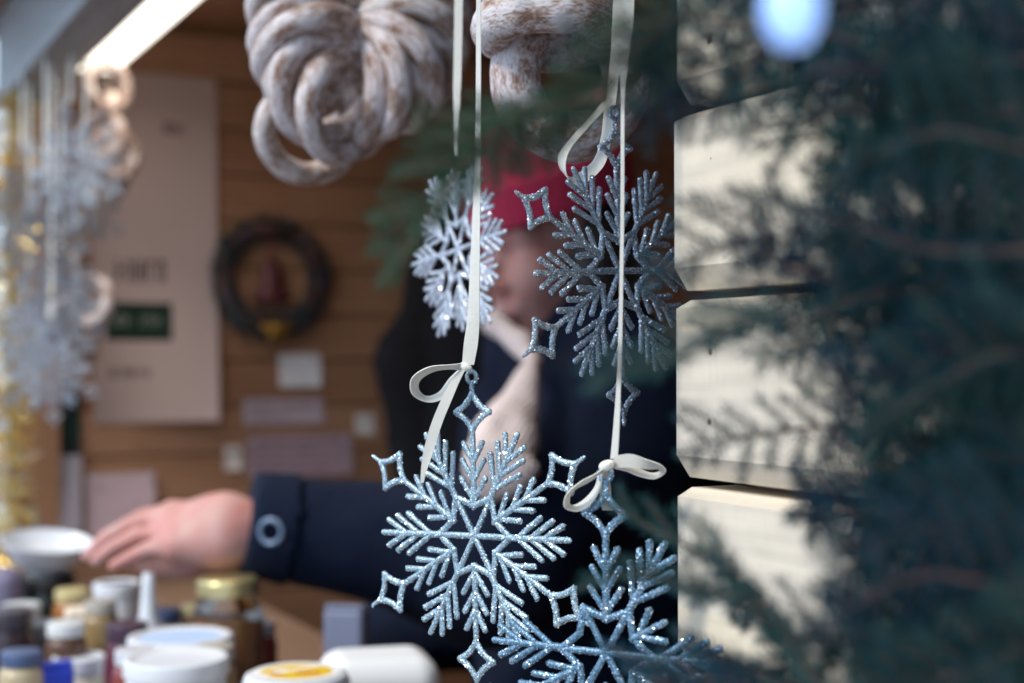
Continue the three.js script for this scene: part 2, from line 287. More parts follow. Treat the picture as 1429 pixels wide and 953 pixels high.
function ribbon(label, base, pieces, group) { // pieces: [name, [[px, py, depth, half width x, y, z (mm)]...]]
  const g = thing('satin_ribbon', base, 0, label, 'ribbon', group);
  for (const [name, pts] of pieces) part(name, strip(pts.map(([x, y, d, a, b, c]) => [at(x, y, d).sub(base), V3(a, b, c).multiplyScalar(0.001)]), Math.max(12, pts.length * 8)), satin, g);
  return g;
}
function knot(g, p, r, rot) { const k = part('knot', sdfMesh(blend([ell([0, 0, 0], [r * 1.25, r * 0.9, r]), ell([r * 0.5, r * 0.3, r * 0.3], [r, r * 0.5, r * 0.7])], r * 0.3), [-2.2 * r, -2 * r, -2 * r], [2.2 * r, 2 * r, 2 * r], r / 6), satin, g); k.position.copy(p).sub(g.position); k.rotation.z = rot; return k; }
{
  const b1 = at(650, 512, 0.80);
  const r1 = ribbon('white ribbon tied to the silver blue snowflake in a single loop bow', b1, [
    ['strand', [[668, -330, 0.80, 1.2, 0, 2], [668, 40, 0.80, 1.3, 0, 2.4], [667, 200, 0.80, 1.5, 0, 2.5], [664, 330, 0.80, 2.4, 0, 2.4], [661, 430, 0.80, 3.2, 0, 1.6], [660, 452, 0.80, 3.6, 0.2, 1], [657, 480, 0.80, 4, 0.3, 0.5], [653, 510, 0.80, 3.4, 0.4, 0.5]]],
    ['loop', [[648, 512, 0.799, 0.3, 2.2, 2], [628, 512, 0.796, 0.5, 1.3, 3], [600, 516, 0.795, -1, 1.4, 3.4], [580, 530, 0.797, -2, 0.8, 3.4], [580, 547, 0.80, -1.8, -1, 3.4], [596, 557, 0.803, 0.3, -1.6, 3], [615, 552, 0.803, 1.6, -1.6, 2.6], [632, 530, 0.801, 2.2, -0.6, 2.4], [646, 513, 0.80, 2, 0.6, 2]]],
    ['tail', [[648, 512, 0.797, 2, 0.9, 1], [636, 530, 0.796, 3.4, 1.8, 0.6], [622, 560, 0.795, 3.7, 1.5, 0.5], [608, 595, 0.796, 3.4, 1, 0.7], [598, 630, 0.798, 3, 0.5, 1], [592, 655, 0.80, 1.8, 0.4, 1.8], [589, 674, 0.802, 0.9, 0.3, 2]]],
  ]); knot(r1, at(649, 512, 0.798), 0.0028, -0.5);
  const b4 = at(850, 650, 0.716);
  const r4 = ribbon('white ribbon tied to the bright blue snowflake in a bow with two loops', b4, [
    ['strand', [[876, -420, 0.716, 3.3, 0, 0.5], [876, 0, 0.716, 3.2, 0, 0.6], [874, 40, 0.716, 3.2, 0, 0.8], [870, 62, 0.716, 3.3, 0, 1], [870, 95, 0.716, 2, 0, 2], [869, 140, 0.716, 0.55, 0, 2.4], [868, 330, 0.716, 0.55, 0, 2.5], [864, 520, 0.716, 0.65, 0, 2.5], [860, 600, 0.716, 1.3, 0, 2.4], [857, 640, 0.716, 1.6, 0.3, 2]]],
    ['loop', [[856, 645, 0.714, 0.3, 3.2, 1], [880, 643, 0.711, -0.2, 3.4, 0.8], [904, 648, 0.709, -0.8, 2.6, 1.8], [921, 652, 0.710, 0.4, 1.2, 3], [924, 658, 0.713, 1.5, 0.2, 3], [912, 664, 0.716, 0.5, -1.2, 3], [894, 660, 0.717, -1, -1.4, 2.6], [876, 652, 0.717, -0.4, -2, 2], [858, 648, 0.716, 0, -2, 2]]],
    ['loop', [[848, 652, 0.713, 1.6, 2.2, 1], [826, 667, 0.711, 1.6, 2.2, 1.2], [806, 678, 0.710, 1, 2, 2.2], [793, 692, 0.711, -1, 1, 3], [792, 706, 0.714, -1.6, -0.4, 3], [804, 709, 0.716, 0.5, -1.3, 3], [820, 700, 0.717, 1.2, -1.2, 2.8], [834, 680, 0.717, 1, -0.6, 2.6], [838, 656, 0.716, 1, 0.3, 2.4]]],
    ['tail', [[843, 656, 0.718, 2.2, 0.8, 1], [844, 680, 0.720, 2.9, 0.3, 0.8], [846, 700, 0.721, 2.8, 0.1, 0.8], [848, 712, 0.722, 2.6, 0, 0.8]]],
  ]); knot(r4, at(846, 650, 0.713), 0.0031, 0.3);
  ribbon('white ribbon holding the whitish edge on snowflake beside the bread rings', at(637, 212, 0.94), [
    ['strand', [[641, -280, 0.94, 3, 0, 1], [640, 0, 0.94, 2.8, 0, 1], [638, 120, 0.94, 2.6, 0, 1.3], [637, 180, 0.94, 1.5, 0, 2.3], [637, 218, 0.94, 0.7, 0, 2.6]]]]);
  const b2 = at(852, 140, 0.80);
  ribbon('white ribbon hanging in an open loop above the dusky blue snowflake', b2, [
    ['strand', [[866, -300, 0.815, 2.4, 0, 2], [862, 0, 0.815, 2.4, 0, 2], [858, 90, 0.812, 2.8, 0.4, 1.8], [852, 148, 0.806, 2.8, 0.6, 1]]],
    ['loop', [[848, 140, 0.80, 3.2, 1.2, 1], [832, 160, 0.797, 3.6, 1.6, 0.6], [808, 186, 0.795, 3.6, 1.4, 1], [786, 216, 0.795, 2.6, 0.2, 2.4], [786, 238, 0.797, 1.6, -1.6, 3], [800, 254, 0.80, 1.6, -3, 1.2], [818, 244, 0.802, 2.6, -2.6, 0.6], [836, 226, 0.803, 3.2, -1.2, 0.8], [846, 190, 0.803, 2.9, 0.2, 1], [850, 142, 0.803, 2.6, 0.6, 1]]]]);
}

// ---------- ring shaped sugared bread ----------
const crust = tex(512, 512, (u, v) => {
  const a = N(u * 14, v * 7, 14 * 7), b = N(u * 48, v * 24, 48), c = N(u * 150, v * 90, 150), s = Math.max(0, Math.min(1, (0.45 * a + 0.35 * b + 0.35 * c - 0.31) * 2.4));
  return [0.55 + 0.34 * s, 0.43 + 0.44 * s, 0.36 + 0.52 * s];
}, true);
const crustBump = tex(512, 512, grey((u, v) => 0.5 * N(u * 14, v * 7, 98) + 0.3 * N(u * 48, v * 24, 48) + 0.3 * N(u * 150, v * 90, 150)));
const bread = [[0.90, 0.87, 0.86], [0.84, 0.80, 0.80], [0.93, 0.90, 0.86]].map((c) => mat(c, 0.85, { map: crust, bumpMap: crustBump, bumpScale: 0.0008 }));
function ringGeo(Rr, r, seed, squash = 1) {
  const g = new THREE.TorusGeometry(Rr, r, 20, 56), p = g.attributes.position, k = rng(seed)() * 50;
  for (let i = 0; i < p.count; i++) {
    const x = p.getX(i), y = p.getY(i), z = p.getZ(i), a = Math.atan2(y, x), cx = Rr * Math.cos(a), cy = Rr * Math.sin(a), f = 1 + 0.3 * noise3(Math.cos(a) * 1.6 + k, Math.sin(a) * 1.6, k) + 0.12 * noise3(x * 130 + k, y * 130, z * 130), o = 1 + 0.12 * noise3(Math.cos(a) + k, Math.sin(a) + 9, k);
    p.setXYZ(i, (cx * o + (x - cx) * f) * squash, cy * o + (y - cy) * f, z * f);
  }
  g.computeVertexNormals(); return g;
}
{
  // each ring hangs by its rim from the string: `aim` is where its centre lies from the string, tilt shows its face
  const bunch = (hub, list, label, group, Rr, r) => {
    const geos = [0, 1, 2].map((k) => ringGeo(Rr, r, 60 + k + Rr * 1000, 0.94));
    list.forEach(([deg, back, tilt, y = 0, off = 1], i) => {
      const g = part(numbered('bread_ring'), geos[i % 3], bread[(i * 2) % 3], scene); tag(g, label, 'bread', group);
      const a = deg * Math.PI / 180, c = V3(Math.cos(a) * Rr * off, Math.sin(a) * Rr * off + y, -back); g.position.copy(hub).add(c);
      g.quaternion.setFromAxisAngle(V3(Math.cos(a), Math.sin(a), 0), tilt * Math.PI / 180);
      const q = new THREE.Quaternion().setFromAxisAngle(V3(0, 0, 1), a + Math.PI); g.quaternion.multiply(q);
    });
  };
  const h1 = at(505, 52, 1.17);
  bunch(h1, [[166, -0.006, -54, 0.03], [180, -0.022, -66, 0.014], [193, -0.014, -60, 0.004], [206, -0.03, -70, 0], [219, -0.02, -66, -0.004], [238, -0.034, -44, -0.008, 1.12], [255, -0.024, -62, -0.012, 1.2], [214, 0.034, -46, -0.04, 1.3], [272, -0.008, 68], [288, -0.024, 60], [303, -0.008, 70], [318, -0.024, 62], [333, -0.006, 68], [348, -0.02, 60], [4, 0.006, 60, 0.014], [266, 0.034, 52, 0, 1.1]],
    'sugar dusted bread ring in the fanned bunch on twine', 'bread rings fanned out in a bunch', 0.0425, 0.0108);
  const twine = mat([0.32, 0.45, 0.55], 0.8);
  const t1 = part('bread_string', new THREE.TubeGeometry(new THREE.CatmullRomCurve3([onFront(508, -330, 0.0).setY(1.975), at(508, -100, 1.17), at(506, 40, 1.165), at(503, 70, 1.17)]), 24, 0.0022, 6), twine); tag(t1, 'pale blue cord carrying the fanned bunch of bread rings', 'cord');
  // the thick dark rings hanging beside the ribbon loop
  const big = [ringGeo(0.0335, 0.0142, 81), ringGeo(0.034, 0.0130, 82), ringGeo(0.0375, 0.0165, 83, 0.98)], put = (k, p, rot, m, label) => { const g = part(numbered('bread_ring'), big[k], bread[m], scene); g.position.copy(p); g.rotation.set(...rot, 'YXZ'); tag(g, label, 'bread'); };
  put(0, at(768, 40, 0.865), [1.42, 0.0, 0.08], 0, 'thick bread ring lying flat above the upright hanging ring');
  put(1, at(775, -18, 0.87), [1.46, 0.2, -0.05], 1, 'thick bread ring topmost on the cord by the ribbon loop');
  put(2, at(797, 108, 0.885), [0.12, 0.28, 0.1], 1, 'thick upright bread ring hanging behind the ribbon loop');
  const t2 = part('bread_string', new THREE.TubeGeometry(new THREE.CatmullRomCurve3([onFront(775, -400, 0.0).setY(1.975), at(772, -100, 0.87), at(772, 10, 0.868), at(785, 60, 0.885)]), 20, 0.0018, 6), twine); tag(t2, 'thin cord holding the thick bread rings by the ribbon loop', 'cord');
}

// ---------- fir tree beside the stall front ----------
const needleMats = [[0.020, 0.094, 0.125], [0.014, 0.074, 0.120], [0.030, 0.118, 0.118], [0.050, 0.135, 0.085]].map((c) => mat(c, 0.7, { specularIntensity: 0.35 })), barkMat = mat([0.15, 0.07, 0.05], 0.9);
function makeFrond(L, seed) {
  const r = rng(seed), P = [], Nn = [], idx = [], stems = [];
  const needle = (b, d, len, w) => {
    const n = V3(0, 1, 0).cross(d).normalize(), m = V3().crossVectors(d, n), o = P.length / 3; if (!n.lengthSq()) n.set(1, 0, 0);
    const pts = [b]; for (let k = 0; k < 3; k++) { const a = k * 2.094; pts.push(b.clone().addScaledVector(d, len * 0.35).addScaledVector(n, w * Math.cos(a)).addScaledVector(m, w * Math.sin(a))); } pts.push(b.clone().addScaledVector(d, len));
    pts.forEach((q, k) => { P.push(q.x, q.y, q.z); const a = (k - 1) * 2.094, v = k && k < 4 ? n.clone().multiplyScalar(Math.cos(a)).addScaledVector(m, Math.sin(a)) : m; Nn.push(v.x, v.y, v.z); });
    for (let k = 0; k < 3; k++) { const a = o + 1 + k, c = o + 1 + (k + 1) % 3; idx.push(o, c, a, a, c, o + 4); }
  };
  const twig = (pts, r0, r1, start = 0) => {
    const c = new THREE.CatmullRomCurve3(pts), T = c.getLength(), g = new THREE.TubeGeometry(c, Math.max(4, Math.round(T / 0.015)), 1, 5), p = g.attributes.position, rows = g.parameters.tubularSegments + 1;
    for (let i = 0; i < p.count; i++) { const t = Math.floor(i / 6) / (rows - 1), q = c.getPointAt(Math.min(1, t)), k = r0 + (r1 - r0) * t; p.setXYZ(i, q.x + (p.getX(i) - q.x) * k, q.y + (p.getY(i) - q.y) * k, q.z + (p.getZ(i) - q.z) * k); }
    stems.push(g);
    for (let s = start, i = 0; s < T; s += 0.00105, i++) {
      const t = s / T, q = c.getPointAt(t), d = c.getTangentAt(t), side = V3(0, 1, 0).cross(d).normalize(), up = V3().crossVectors(d, side), a = i * 2.39996 + r() * 0.5;
      const rad = side.clone().multiplyScalar(Math.cos(a)).addScaledVector(up, 0.75 * Math.sin(a) + 0.18), near = Math.min(1, (T - s) / 0.02);
      const dir = d.clone().multiplyScalar(0.55 + 0.5 * (1 - near) + 0.2 * r()).addScaledVector(rad, 0.85).normalize();
      needle(q, dir, (0.0155 + 0.006 * r()) * (0.75 + 0.25 * near), 0.00058 + 0.00014 * r());
    }
  };
  const sag = (x) => -0.25 * x * x / L + 0.006 * Math.sin(x * 30 + seed), main = []; for (let i = 0; i <= 6; i++) { const x = L * i / 6; main.push(V3(x, sag(x), 0.012 * Math.sin(x * 14 + seed * 2))); }
  twig(main, 0.0022, 0.0009, L * 0.02);
  let k = 0;
  for (let s = 0.1 * L; s < 0.95 * L; s += 0.012 + 0.009 * r(), k++) {
    const len = Math.min(0.062, 0.4 * (L - s) + 0.018) * (0.65 + 0.55 * r()), side = k % 2 ? 1 : -1, an = (0.75 + 0.3 * r()), t = s / L * 6, i = Math.floor(t), b = main[i].clone().lerp(main[Math.min(6, i + 1)], t - i), dir = V3(Math.cos(an), 0.12 * (r() - 0.35), Math.sin(an) * side);
    twig([b, b.clone().addScaledVector(dir, len * 0.5).add(V3(len * 0.03, -0.004 * r(), 0)), b.clone().addScaledVector(dir, len).add(V3(len * 0.14, -0.02 * len / 0.1 * r(), 0))], 0.0011, 0.0006);
  }
  const g = new THREE.BufferGeometry(); g.setAttribute('position', new THREE.Float32BufferAttribute(P, 3)); g.setAttribute('normal', new THREE.Float32BufferAttribute(Nn, 3)); g.setIndex(idx);
  return { stem: mergeGeometries(stems), needles: g, L };
}
{
  const fronds = [0, 1, 2, 3, 4].map((k) => makeFrond(0.26 + 0.02 * k, 300 + k * 17)), trunkAt = V3(0.235, 0, -0.16);
  const tree = thing('fir_tree', trunkAt, 0, 'dark green fir tree with drooping boughs against the pale plank wall', 'tree');
  const pts = []; for (let i = 0; i <= 10; i++) pts.push(V3(0.006 * Math.sin(i * 1.7), i * 0.235, 0.006 * Math.cos(i * 2.1)));
  const tg = new THREE.TubeGeometry(new THREE.CatmullRomCurve3(pts), 40, 0.03, 10), tp = tg.attributes.position; for (let i = 0; i < tp.count; i++) { const k = 1 - 0.34 * tp.getY(i); tp.setX(i, tp.getX(i) * Math.max(0.1, k)); tp.setZ(i, tp.getZ(i) * Math.max(0.1, k)); }
  part('trunk', tg, barkMat, tree);
  const X = V3(1, 0, 0);
  let n = 0;
  const bough = (from, to, roll, v, wide = 0.9) => {
    const f = fronds[v % 5], d = to.clone().sub(from), s = d.length() / f.L, x = d.clone().normalize(), up = V3(0, 1, 0).addScaledVector(x, -x.y).normalize(), z = V3().crossVectors(x, up), m = new THREE.Matrix4().makeBasis(x, up, z);
    const b = part('branch', f.stem, barkMat, tree); b.quaternion.setFromRotationMatrix(m).multiply(new THREE.Quaternion().setFromAxisAngle(X, roll)); b.position.copy(from).sub(trunkAt);
    b.scale.set(s, wide, wide);
    const nd = part('needles', f.needles, needleMats[n++ < 4 ? 3 : n % 3], b); nd.userData.kind = 'stuff';
  };
  // boughs seen in the photograph: root, tip (pixel, pixel, depth), roll
  const B = [
    [[840, 120, 0.45], [500, 270, 0.48], 0.2, 0, 0.5], [[760, 150, 0.46], [535, 240, 0.49], 0.5, 1, 0.42], [[1000, 20, 0.44], [660, 165, 0.47], 0.5, 3, 0.35], [[960, 60, 0.45], [760, 140, 0.48], 0.3, 2, 0.32], [[1190, 40, 0.42], [870, 10, 0.47], 0.9, 2, 0.5], [[1200, 20, 0.44], [900, 90, 0.48], 0.5, 3, 0.4],
    [[1350, -40, 0.42], [985, 0, 0.50], 0.5, 4, 0.6], [[1420, 170, 0.38], [1150, 40, 0.42], 0.6, 1, 0.6], [[1360, 345, 0.42], [985, 285, 0.53], 0.6, 2, 0.5], [[1380, 450, 0.44], [1010, 385, 0.55], 0.5, 0, 0.45],
    [[1130, 450, 0.38], [835, 440, 0.42], 0.3, 3, 0.3], [[1330, 592, 0.48], [1020, 575, 0.56], 1.0, 4, 0.42], [[1290, 560, 0.44], [1190, 300, 0.48], 1.2, 0, 0.6], [[1190, 1010, 0.44], [955, 640, 0.54], 0.9, 1, 0.45],
    [[1300, 1000, 0.44], [1060, 735, 0.52], 0.9, 3, 0.5], [[1130, 1030, 0.46], [958, 840, 0.56], 0.6, 4, 0.45], [[1070, 850, 0.46], [850, 745, 0.49], 0.5, 2, 0.28], [[1150, 960, 0.48], [940, 900, 0.56], 0.5, 0, 0.45], [[1400, 700, 0.46], [1210, 640, 0.52], 1.0, 2, 0.5],
  ];
  const rb = rng(505);
  for (let i = 0; i < 20; i++) { const y = -70 + i * 55 + 30 * rb(), e = y < 60 ? 1010 : y < 130 ? 1110 : y < 260 ? 1150 : y < 480 ? 1120 : y < 700 ? 1200 : y < 800 ? 1180 : 1110; B.push([[1460 + 60 * rb(), y + 100 * rb(), 0.44], [e + 70 * rb(), y - 50 + 60 * rb(), 0.50 + 0.03 * rb()], 0.3 + 1.1 * rb(), i, 0.5]); }
  for (let i = 0; i < 18; i++) { const y = -60 + i * 62 + 30 * rb(); B.push([[1560, y + 70 * rb(), 0.42], [1255 + 50 * rb(), y - 30 + 60 * rb(), 0.47], 0.2 + 1.2 * rb(), i + 2, 0.75]); }
  for (let i = 0; i < 9; i++) { const y = 20 + i * 118 + 40 * rb(); B.push([[1540, y + 170 * rb(), 0.37], [1230 + 80 * rb(), y - 60 + 60 * rb(), 0.41], 0.5 + 0.8 * rb(), i + 1, 0.55]); }
  for (const [a, b, roll, v, k] of B) bough(at(...a), at(...b), roll, v, k);
  // the same tree goes on below, above and behind what the frame shows
  const r = rng(77);
  for (let i = 0; i < 34; i++) {
    const y = 0.35 + i * 0.055, ang = i * 2.4; const reach = 0.3 - 0.06 * y;
    const to = V3(trunkAt.x + Math.cos(ang) * reach, y + 0.06, trunkAt.z + Math.sin(ang) * reach), st = toStall(to), cz = -(to.z), inView = cz > 0.05 && Math.abs(to.x) / cz < 0.5;
    if (st.x > -0.05 || Math.hypot(to.x, to.z, to.y - 1.5) < 0.16 || (inView && y > 1.0 && y < 2.05)) continue;
    bough(V3(trunkAt.x, y, trunkAt.z), to, r() * 1.2, i);
  }
}
// ---------- blue bulb of a light string on the fir ----------
{
  const p = at(1105, 6, 0.28), g = thing('string_light_bulb', p, 0, 'small glowing blue bulb on a cable among the fir needles', 'light');
  part('bulb_glass', new THREE.LatheGeometry([[0, -0.0085], [0.003, -0.0078], [0.0052, -0.004], [0.0056, 0], [0.0044, 0.0045], [0.0034, 0.007]].map((q) => new THREE.Vector2(...q)), 20), mat([0.3, 0.45, 0.9], 0.25, { emissive: new THREE.Color(0.30, 0.52, 1), emissiveIntensity: 0.6 }), g);
  part('bulb_socket', new THREE.LatheGeometry([[0.0034, 0.0068], [0.0042, 0.007], [0.0042, 0.018], [0.0015, 0.02], [0, 0.02]].map((q) => new THREE.Vector2(...q)), 14), mat([0.01, 0.03, 0.02], 0.5), g);
  part('cable', new THREE.TubeGeometry(new THREE.CatmullRomCurve3([V3(0, 0.019, 0), V3(0.01, 0.035, 0.0), V3(0.05, 0.045, 0.02), V3(0.12, 0.05, 0.06)]), 20, 0.0011, 6), mat([0.01, 0.03, 0.02], 0.5), g);
  const l = new THREE.PointLight(new THREE.Color(0.35, 0.55, 1), 0.004); l.name = 'bulb_light'; l.position.set(0, -0.001, 0); l.shadow.radius = 0.2; g.add(l);
}
// ---------- vendor reaching over the counter ----------
{
  const base = V3(0.10, 0.045, -1.95), g = thing('person', base, 0, 'person in dark navy coat, red knit hat and pale scarf reaching over the counter', 'person');
  const L = (p) => [p.x - base.x, p.y - base.y, p.z - base.z], F = V3(-0.83, 0, 0.56), S = V3(0.56, 0, 0.83); // facing, own left side
  const head = at(768, 352, 1.86), neck = at(790, 480, 1.92), hip = V3(0.15, 0.96, -1.98), chest = V3(0.13, 1.28, -1.95);
  const shL = at(872, 590, 1.77), elL = at(690, 778, 1.64), wrL = at(352, 731, 1.57), shR = chest.clone().addScaledVector(S, -0.17).add(V3(0, 0.12, 0)), elR = shR.clone().add(V3(-0.06, -0.26, -0.03)), wrR = elR.clone().add(V3(-0.19, -0.05, 0.10));
  const kneeL = V3(0.16, 0.53, -1.87), kneeR = V3(0.10, 0.53, -2.06), ankL = V3(0.18, 0.13, -1.87), ankR = V3(0.12, 0.13, -2.06);
  const skin = mat([0.56, 0.32, 0.285], 0.6, { map: tex(256, 256, (u, v) => { const a = N(u * 12, v * 12, 12), b = N(u * 40, v * 40, 40), k = 0.75 * a + 0.25 * b; return [0.96, 0.80 + 0.2 * (1 - k), 0.78 + 0.22 * (1 - k)]; }, true, [5, 5]) }), coatM = mat([0.006, 0.011, 0.028], 0.9, { specularIntensity: 0.3 }), denim = mat([0.03, 0.035, 0.05], 0.9), bootM = mat([0.02, 0.018, 0.017], 0.6);
  // head, in its own frame: looks along +z
  const hx = V3().crossVectors(V3(0, 1, 0), F).normalize(), tilt = new THREE.Matrix4().makeBasis(hx, V3(0, 1, 0), F).multiply(new THREE.Matrix4().makeRotationX(0.16));
  const inv = tilt.clone().setPosition(head.x - base.x, head.y - base.y, head.z - base.z).invert().elements;
  const inHead = (f) => (x, y, z) => f(inv[0] * x + inv[4] * y + inv[8] * z + inv[12], inv[1] * x + inv[5] * y + inv[9] * z + inv[13], inv[2] * x + inv[6] * y + inv[10] * z + inv[14]);
  const headSdf = (() => {
    const skull = ell([0, 0.045, -0.012], [0.073, 0.088, 0.092]), jaw = ell([0, -0.045, 0.022], [0.056, 0.068, 0.062]), chin = ell([0, -0.098, 0.055], [0.022, 0.018, 0.02]), nose = cap([0, 0.012, 0.08], [0, -0.03, 0.103], 0.008, 0.0125), ala = cap([-0.011, -0.034, 0.09], [0.011, -0.034, 0.09], 0.008, 0.008);
    const lip1 = cap([-0.018, -0.062, 0.078], [0.018, -0.062, 0.078], 0.006, 0.006), lip2 = cap([-0.015, -0.073, 0.076], [0.015, -0.073, 0.076], 0.0065, 0.0065), brow = cap([-0.04, 0.03, 0.071], [0.04, 0.03, 0.071], 0.011, 0.011), ck1 = ell([0.038, -0.02, 0.055], [0.022, 0.026, 0.022]), ck2 = ell([-0.038, -0.02, 0.055], [0.022, 0.026, 0.022]);
    const e1 = ell([0.031, 0.008, 0.083], [0.016, 0.010, 0.012]), e2 = ell([-0.031, 0.008, 0.083], [0.016, 0.010, 0.012]), ball1 = ell([0.031, 0.008, 0.068], [0.012, 0.012, 0.012]), ball2 = ell([-0.031, 0.008, 0.068], [0.012, 0.012, 0.012]), ear1 = ell([0.077, -0.005, -0.012], [0.008, 0.03, 0.018]), ear2 = ell([-0.077, -0.005, -0.012], [0.008, 0.03, 0.018]);
    const soft = blend([skull, jaw, chin, brow, ck1, ck2], 0.03), fine = [nose, ala, lip1, lip2, ear1, ear2];
    return (x, y, z) => { let d = soft(x, y, z); d = Math.max(d, -e1(x, y, z)); d = Math.max(d, -e2(x, y, z)); d = smin(d, ball1(x, y, z), 0.004); d = smin(d, ball2(x, y, z), 0.004); for (const f of fine) d = smin(d, f(x, y, z), 0.012); return d; };
  })();
  const hl = L(head);
  const headGeo = sdfMesh(inHead(headSdf), [hl[0] - 0.13, hl[1] - 0.14, hl[2] - 0.13], [hl[0] + 0.13, hl[1] + 0.15, hl[2] + 0.13], 0.004);
  // left hand: palm, four fingers of different length, thumb underneath
  const P = (x, y, d) => L(at(x, y, d));
  const fingers = [];
  const chain = (pts, rs) => { for (let i = 0; i + 1 < pts.length; i++) fingers.push(cap(pts[i], pts[i + 1], rs[i], rs[i + 1])); };
  const palm = blend([cap(P(352, 742, 1.57), P(318, 738, 1.568), 0.029, 0.031), cap(P(300, 720, 1.60), P(238, 722, 1.59), 0.020, 0.017), cap(P(300, 738, 1.57), P(240, 742, 1.56), 0.022, 0.018), cap(P(302, 762, 1.545), P(246, 762, 1.535), 0.021, 0.016), cap(P(318, 738, 1.568), P(300, 740, 1.568), 0.031, 0.028)], 0.03);
  for (const [x, y, d] of [[240, 712, 1.60], [238, 722, 1.582], [240, 740, 1.562], [246, 758, 1.542]]) fingers.push(ell(P(x, y, d), [0.013, 0.012, 0.011]));
  chain([P(240, 716, 1.60), P(198, 722, 1.597), P(160, 745, 1.594), P(138, 763, 1.588)], [0.0105, 0.0095, 0.0082, 0.0068]);
  chain([P(238, 726, 1.582), P(188, 729, 1.58), P(146, 752, 1.575), P(122, 776, 1.57)], [0.011, 0.010, 0.0086, 0.007]);
  chain([P(240, 744, 1.562), P(192, 747, 1.561), P(154, 766, 1.558), P(134, 782, 1.554)], [0.0105, 0.0095, 0.0082, 0.0068]);
  chain([P(246, 762, 1.54), P(206, 766, 1.543), P(176, 780, 1.541), P(158, 790, 1.538)], [0.0095, 0.0086, 0.0075, 0.0062]);
  chain([P(310, 775, 1.60), P(256, 794, 1.605), P(214, 792, 1.602), P(182, 784, 1.598)], [0.015, 0.0125, 0.0105, 0.0085]);
  const handSdf = (x, y, z) => { let d = palm(x, y, z), f = 1e9; for (const q of fingers) f = Math.min(f, q(x, y, z)); return smin(d, f, 0.006) + 0.0012 * noise3(x * 70, y * 70, z * 70); };
  const h0 = P(360, 690, 1.66), h1 = P(100, 830, 1.49);
  const handGeo = sdfMesh(handSdf, [h1[0] - 0.02, h1[1], h0[2]], [h0[0] + 0.03, h0[1] + 0.02, h1[2] + 0.02], 0.0033);
  const c3 = (a, b, r1, r2) => cap(L(a), L(b), r1, r2);
  const coreSdf = blend([c3(hip, chest, 0.13, 0.14), c3(chest, neck, 0.11, 0.055), c3(neck, head, 0.055, 0.05), c3(shL, elL, 0.05, 0.042), c3(elL, wrL, 0.042, 0.028), c3(shR, elR, 0.05, 0.042), c3(elR, wrR, 0.042, 0.03), c3(chest, shL, 0.09, 0.06), c3(chest, shR, 0.09, 0.06), c3(hip, kneeL, 0.09, 0.055), c3(hip, kneeR, 0.09, 0.055), c3(kneeL, ankL, 0.055, 0.035), c3(kneeR, ankR, 0.055, 0.035), c3(wrR, wrR.clone().add(V3(-0.08, -0.03, 0.05)), 0.03, 0.02)], 0.05);
  const coreGeo = sdfMesh(coreSdf, [-0.6, 0, -0.35], [0.4, 1.72, 0.5], 0.016);
  part('body', mergeGeometries([headGeo, handGeo, coreGeo]), skin, g);
  // padded coat with stitched folds
  const cuffDir = wrL.clone().sub(elL).normalize(), cuffEnd = L(wrL.clone().addScaledVector(cuffDir, 0.004)), wl = L(wrL);
  const coatRaw = blend([c3(hip.clone().add(V3(0, -0.12, 0)), chest, 0.20, 0.185), c3(chest, chest.clone().lerp(neck, 0.72), 0.18, 0.10), c3(chest, shL, 0.16, 0.105), c3(chest, shR, 0.16, 0.1), c3(shL, elL, 0.10, 0.088), c3(elL, wrL.clone().addScaledVector(cuffDir, 0.02), 0.084, 0.052), c3(shR, elR, 0.095, 0.075), c3(elR, wrR, 0.075, 0.055), cap(L(neck.clone().addScaledVector(S, -0.05).add(V3(0, -0.015, 0))), L(neck.clone().addScaledVector(S, 0.06).add(V3(0, 0.0, 0))), 0.085, 0.085)], 0.06);
  const coatSdf = (x, y, z) => {
    let d = coatRaw(x, y, z) + 0.024 * noise3(x * 15, y * 15, z * 15) + 0.008 * noise3(x * 40, y * 40, z * 40);
    const e = (x - cuffEnd[0]) * cuffDir.x + (y - cuffEnd[1]) * cuffDir.y + (z - cuffEnd[2]) * cuffDir.z; if (Math.hypot(x - wl[0], y - wl[1], z - wl[2]) < 0.16) d = Math.max(d, e);
    return Math.max(d, 0.62 - y);
  };
  const weave = tex(128, 128, grey((u, v) => 0.5 * N(u * 64, v * 64, 64) + 0.5 * N(u * 16, v * 16, 16)), false, [10, 10]); coatM.bumpMap = weave; coatM.bumpScale = 0.0012;
  part('coat', sdfMesh(coatSdf, [-0.62, 0.6, -0.45], [0.5, 1.66, 0.55], 0.011), coatM, g);
  const snapP = at(378, 742, 1.509), snap = part('snap_button', new THREE.TorusGeometry(0.0125, 0.0030, 8, 26), mat([0.16, 0.22, 0.32], 0.4, { metalness: 0.5 }), g); snap.position.set(...L(snapP)); snap.rotation.y = -0.25;
  part('cuff', sdfMesh((x, y, z) => { const e = (x - cuffEnd[0]) * cuffDir.x + (y - cuffEnd[1]) * cuffDir.y + (z - cuffEnd[2]) * cuffDir.z; return Math.max(coatRaw(x, y, z) - 0.0035, e - 0.001, -0.05 - e) ; }, [wl[0] - 0.1, wl[1] - 0.12, wl[2] - 0.12], [wl[0] + 0.14, wl[1] + 0.12, wl[2] + 0.12], 0.006), coatM, g);
  part('trousers', sdfMesh(blend([c3(hip, kneeL, 0.105, 0.075), c3(hip, kneeR, 0.105, 0.075), c3(kneeL, ankL, 0.075, 0.06), c3(kneeR, ankR, 0.075, 0.06)], 0.04), [-0.25, 0.05, -0.35], [0.35, 1.1, 0.3], 0.016), denim, g);
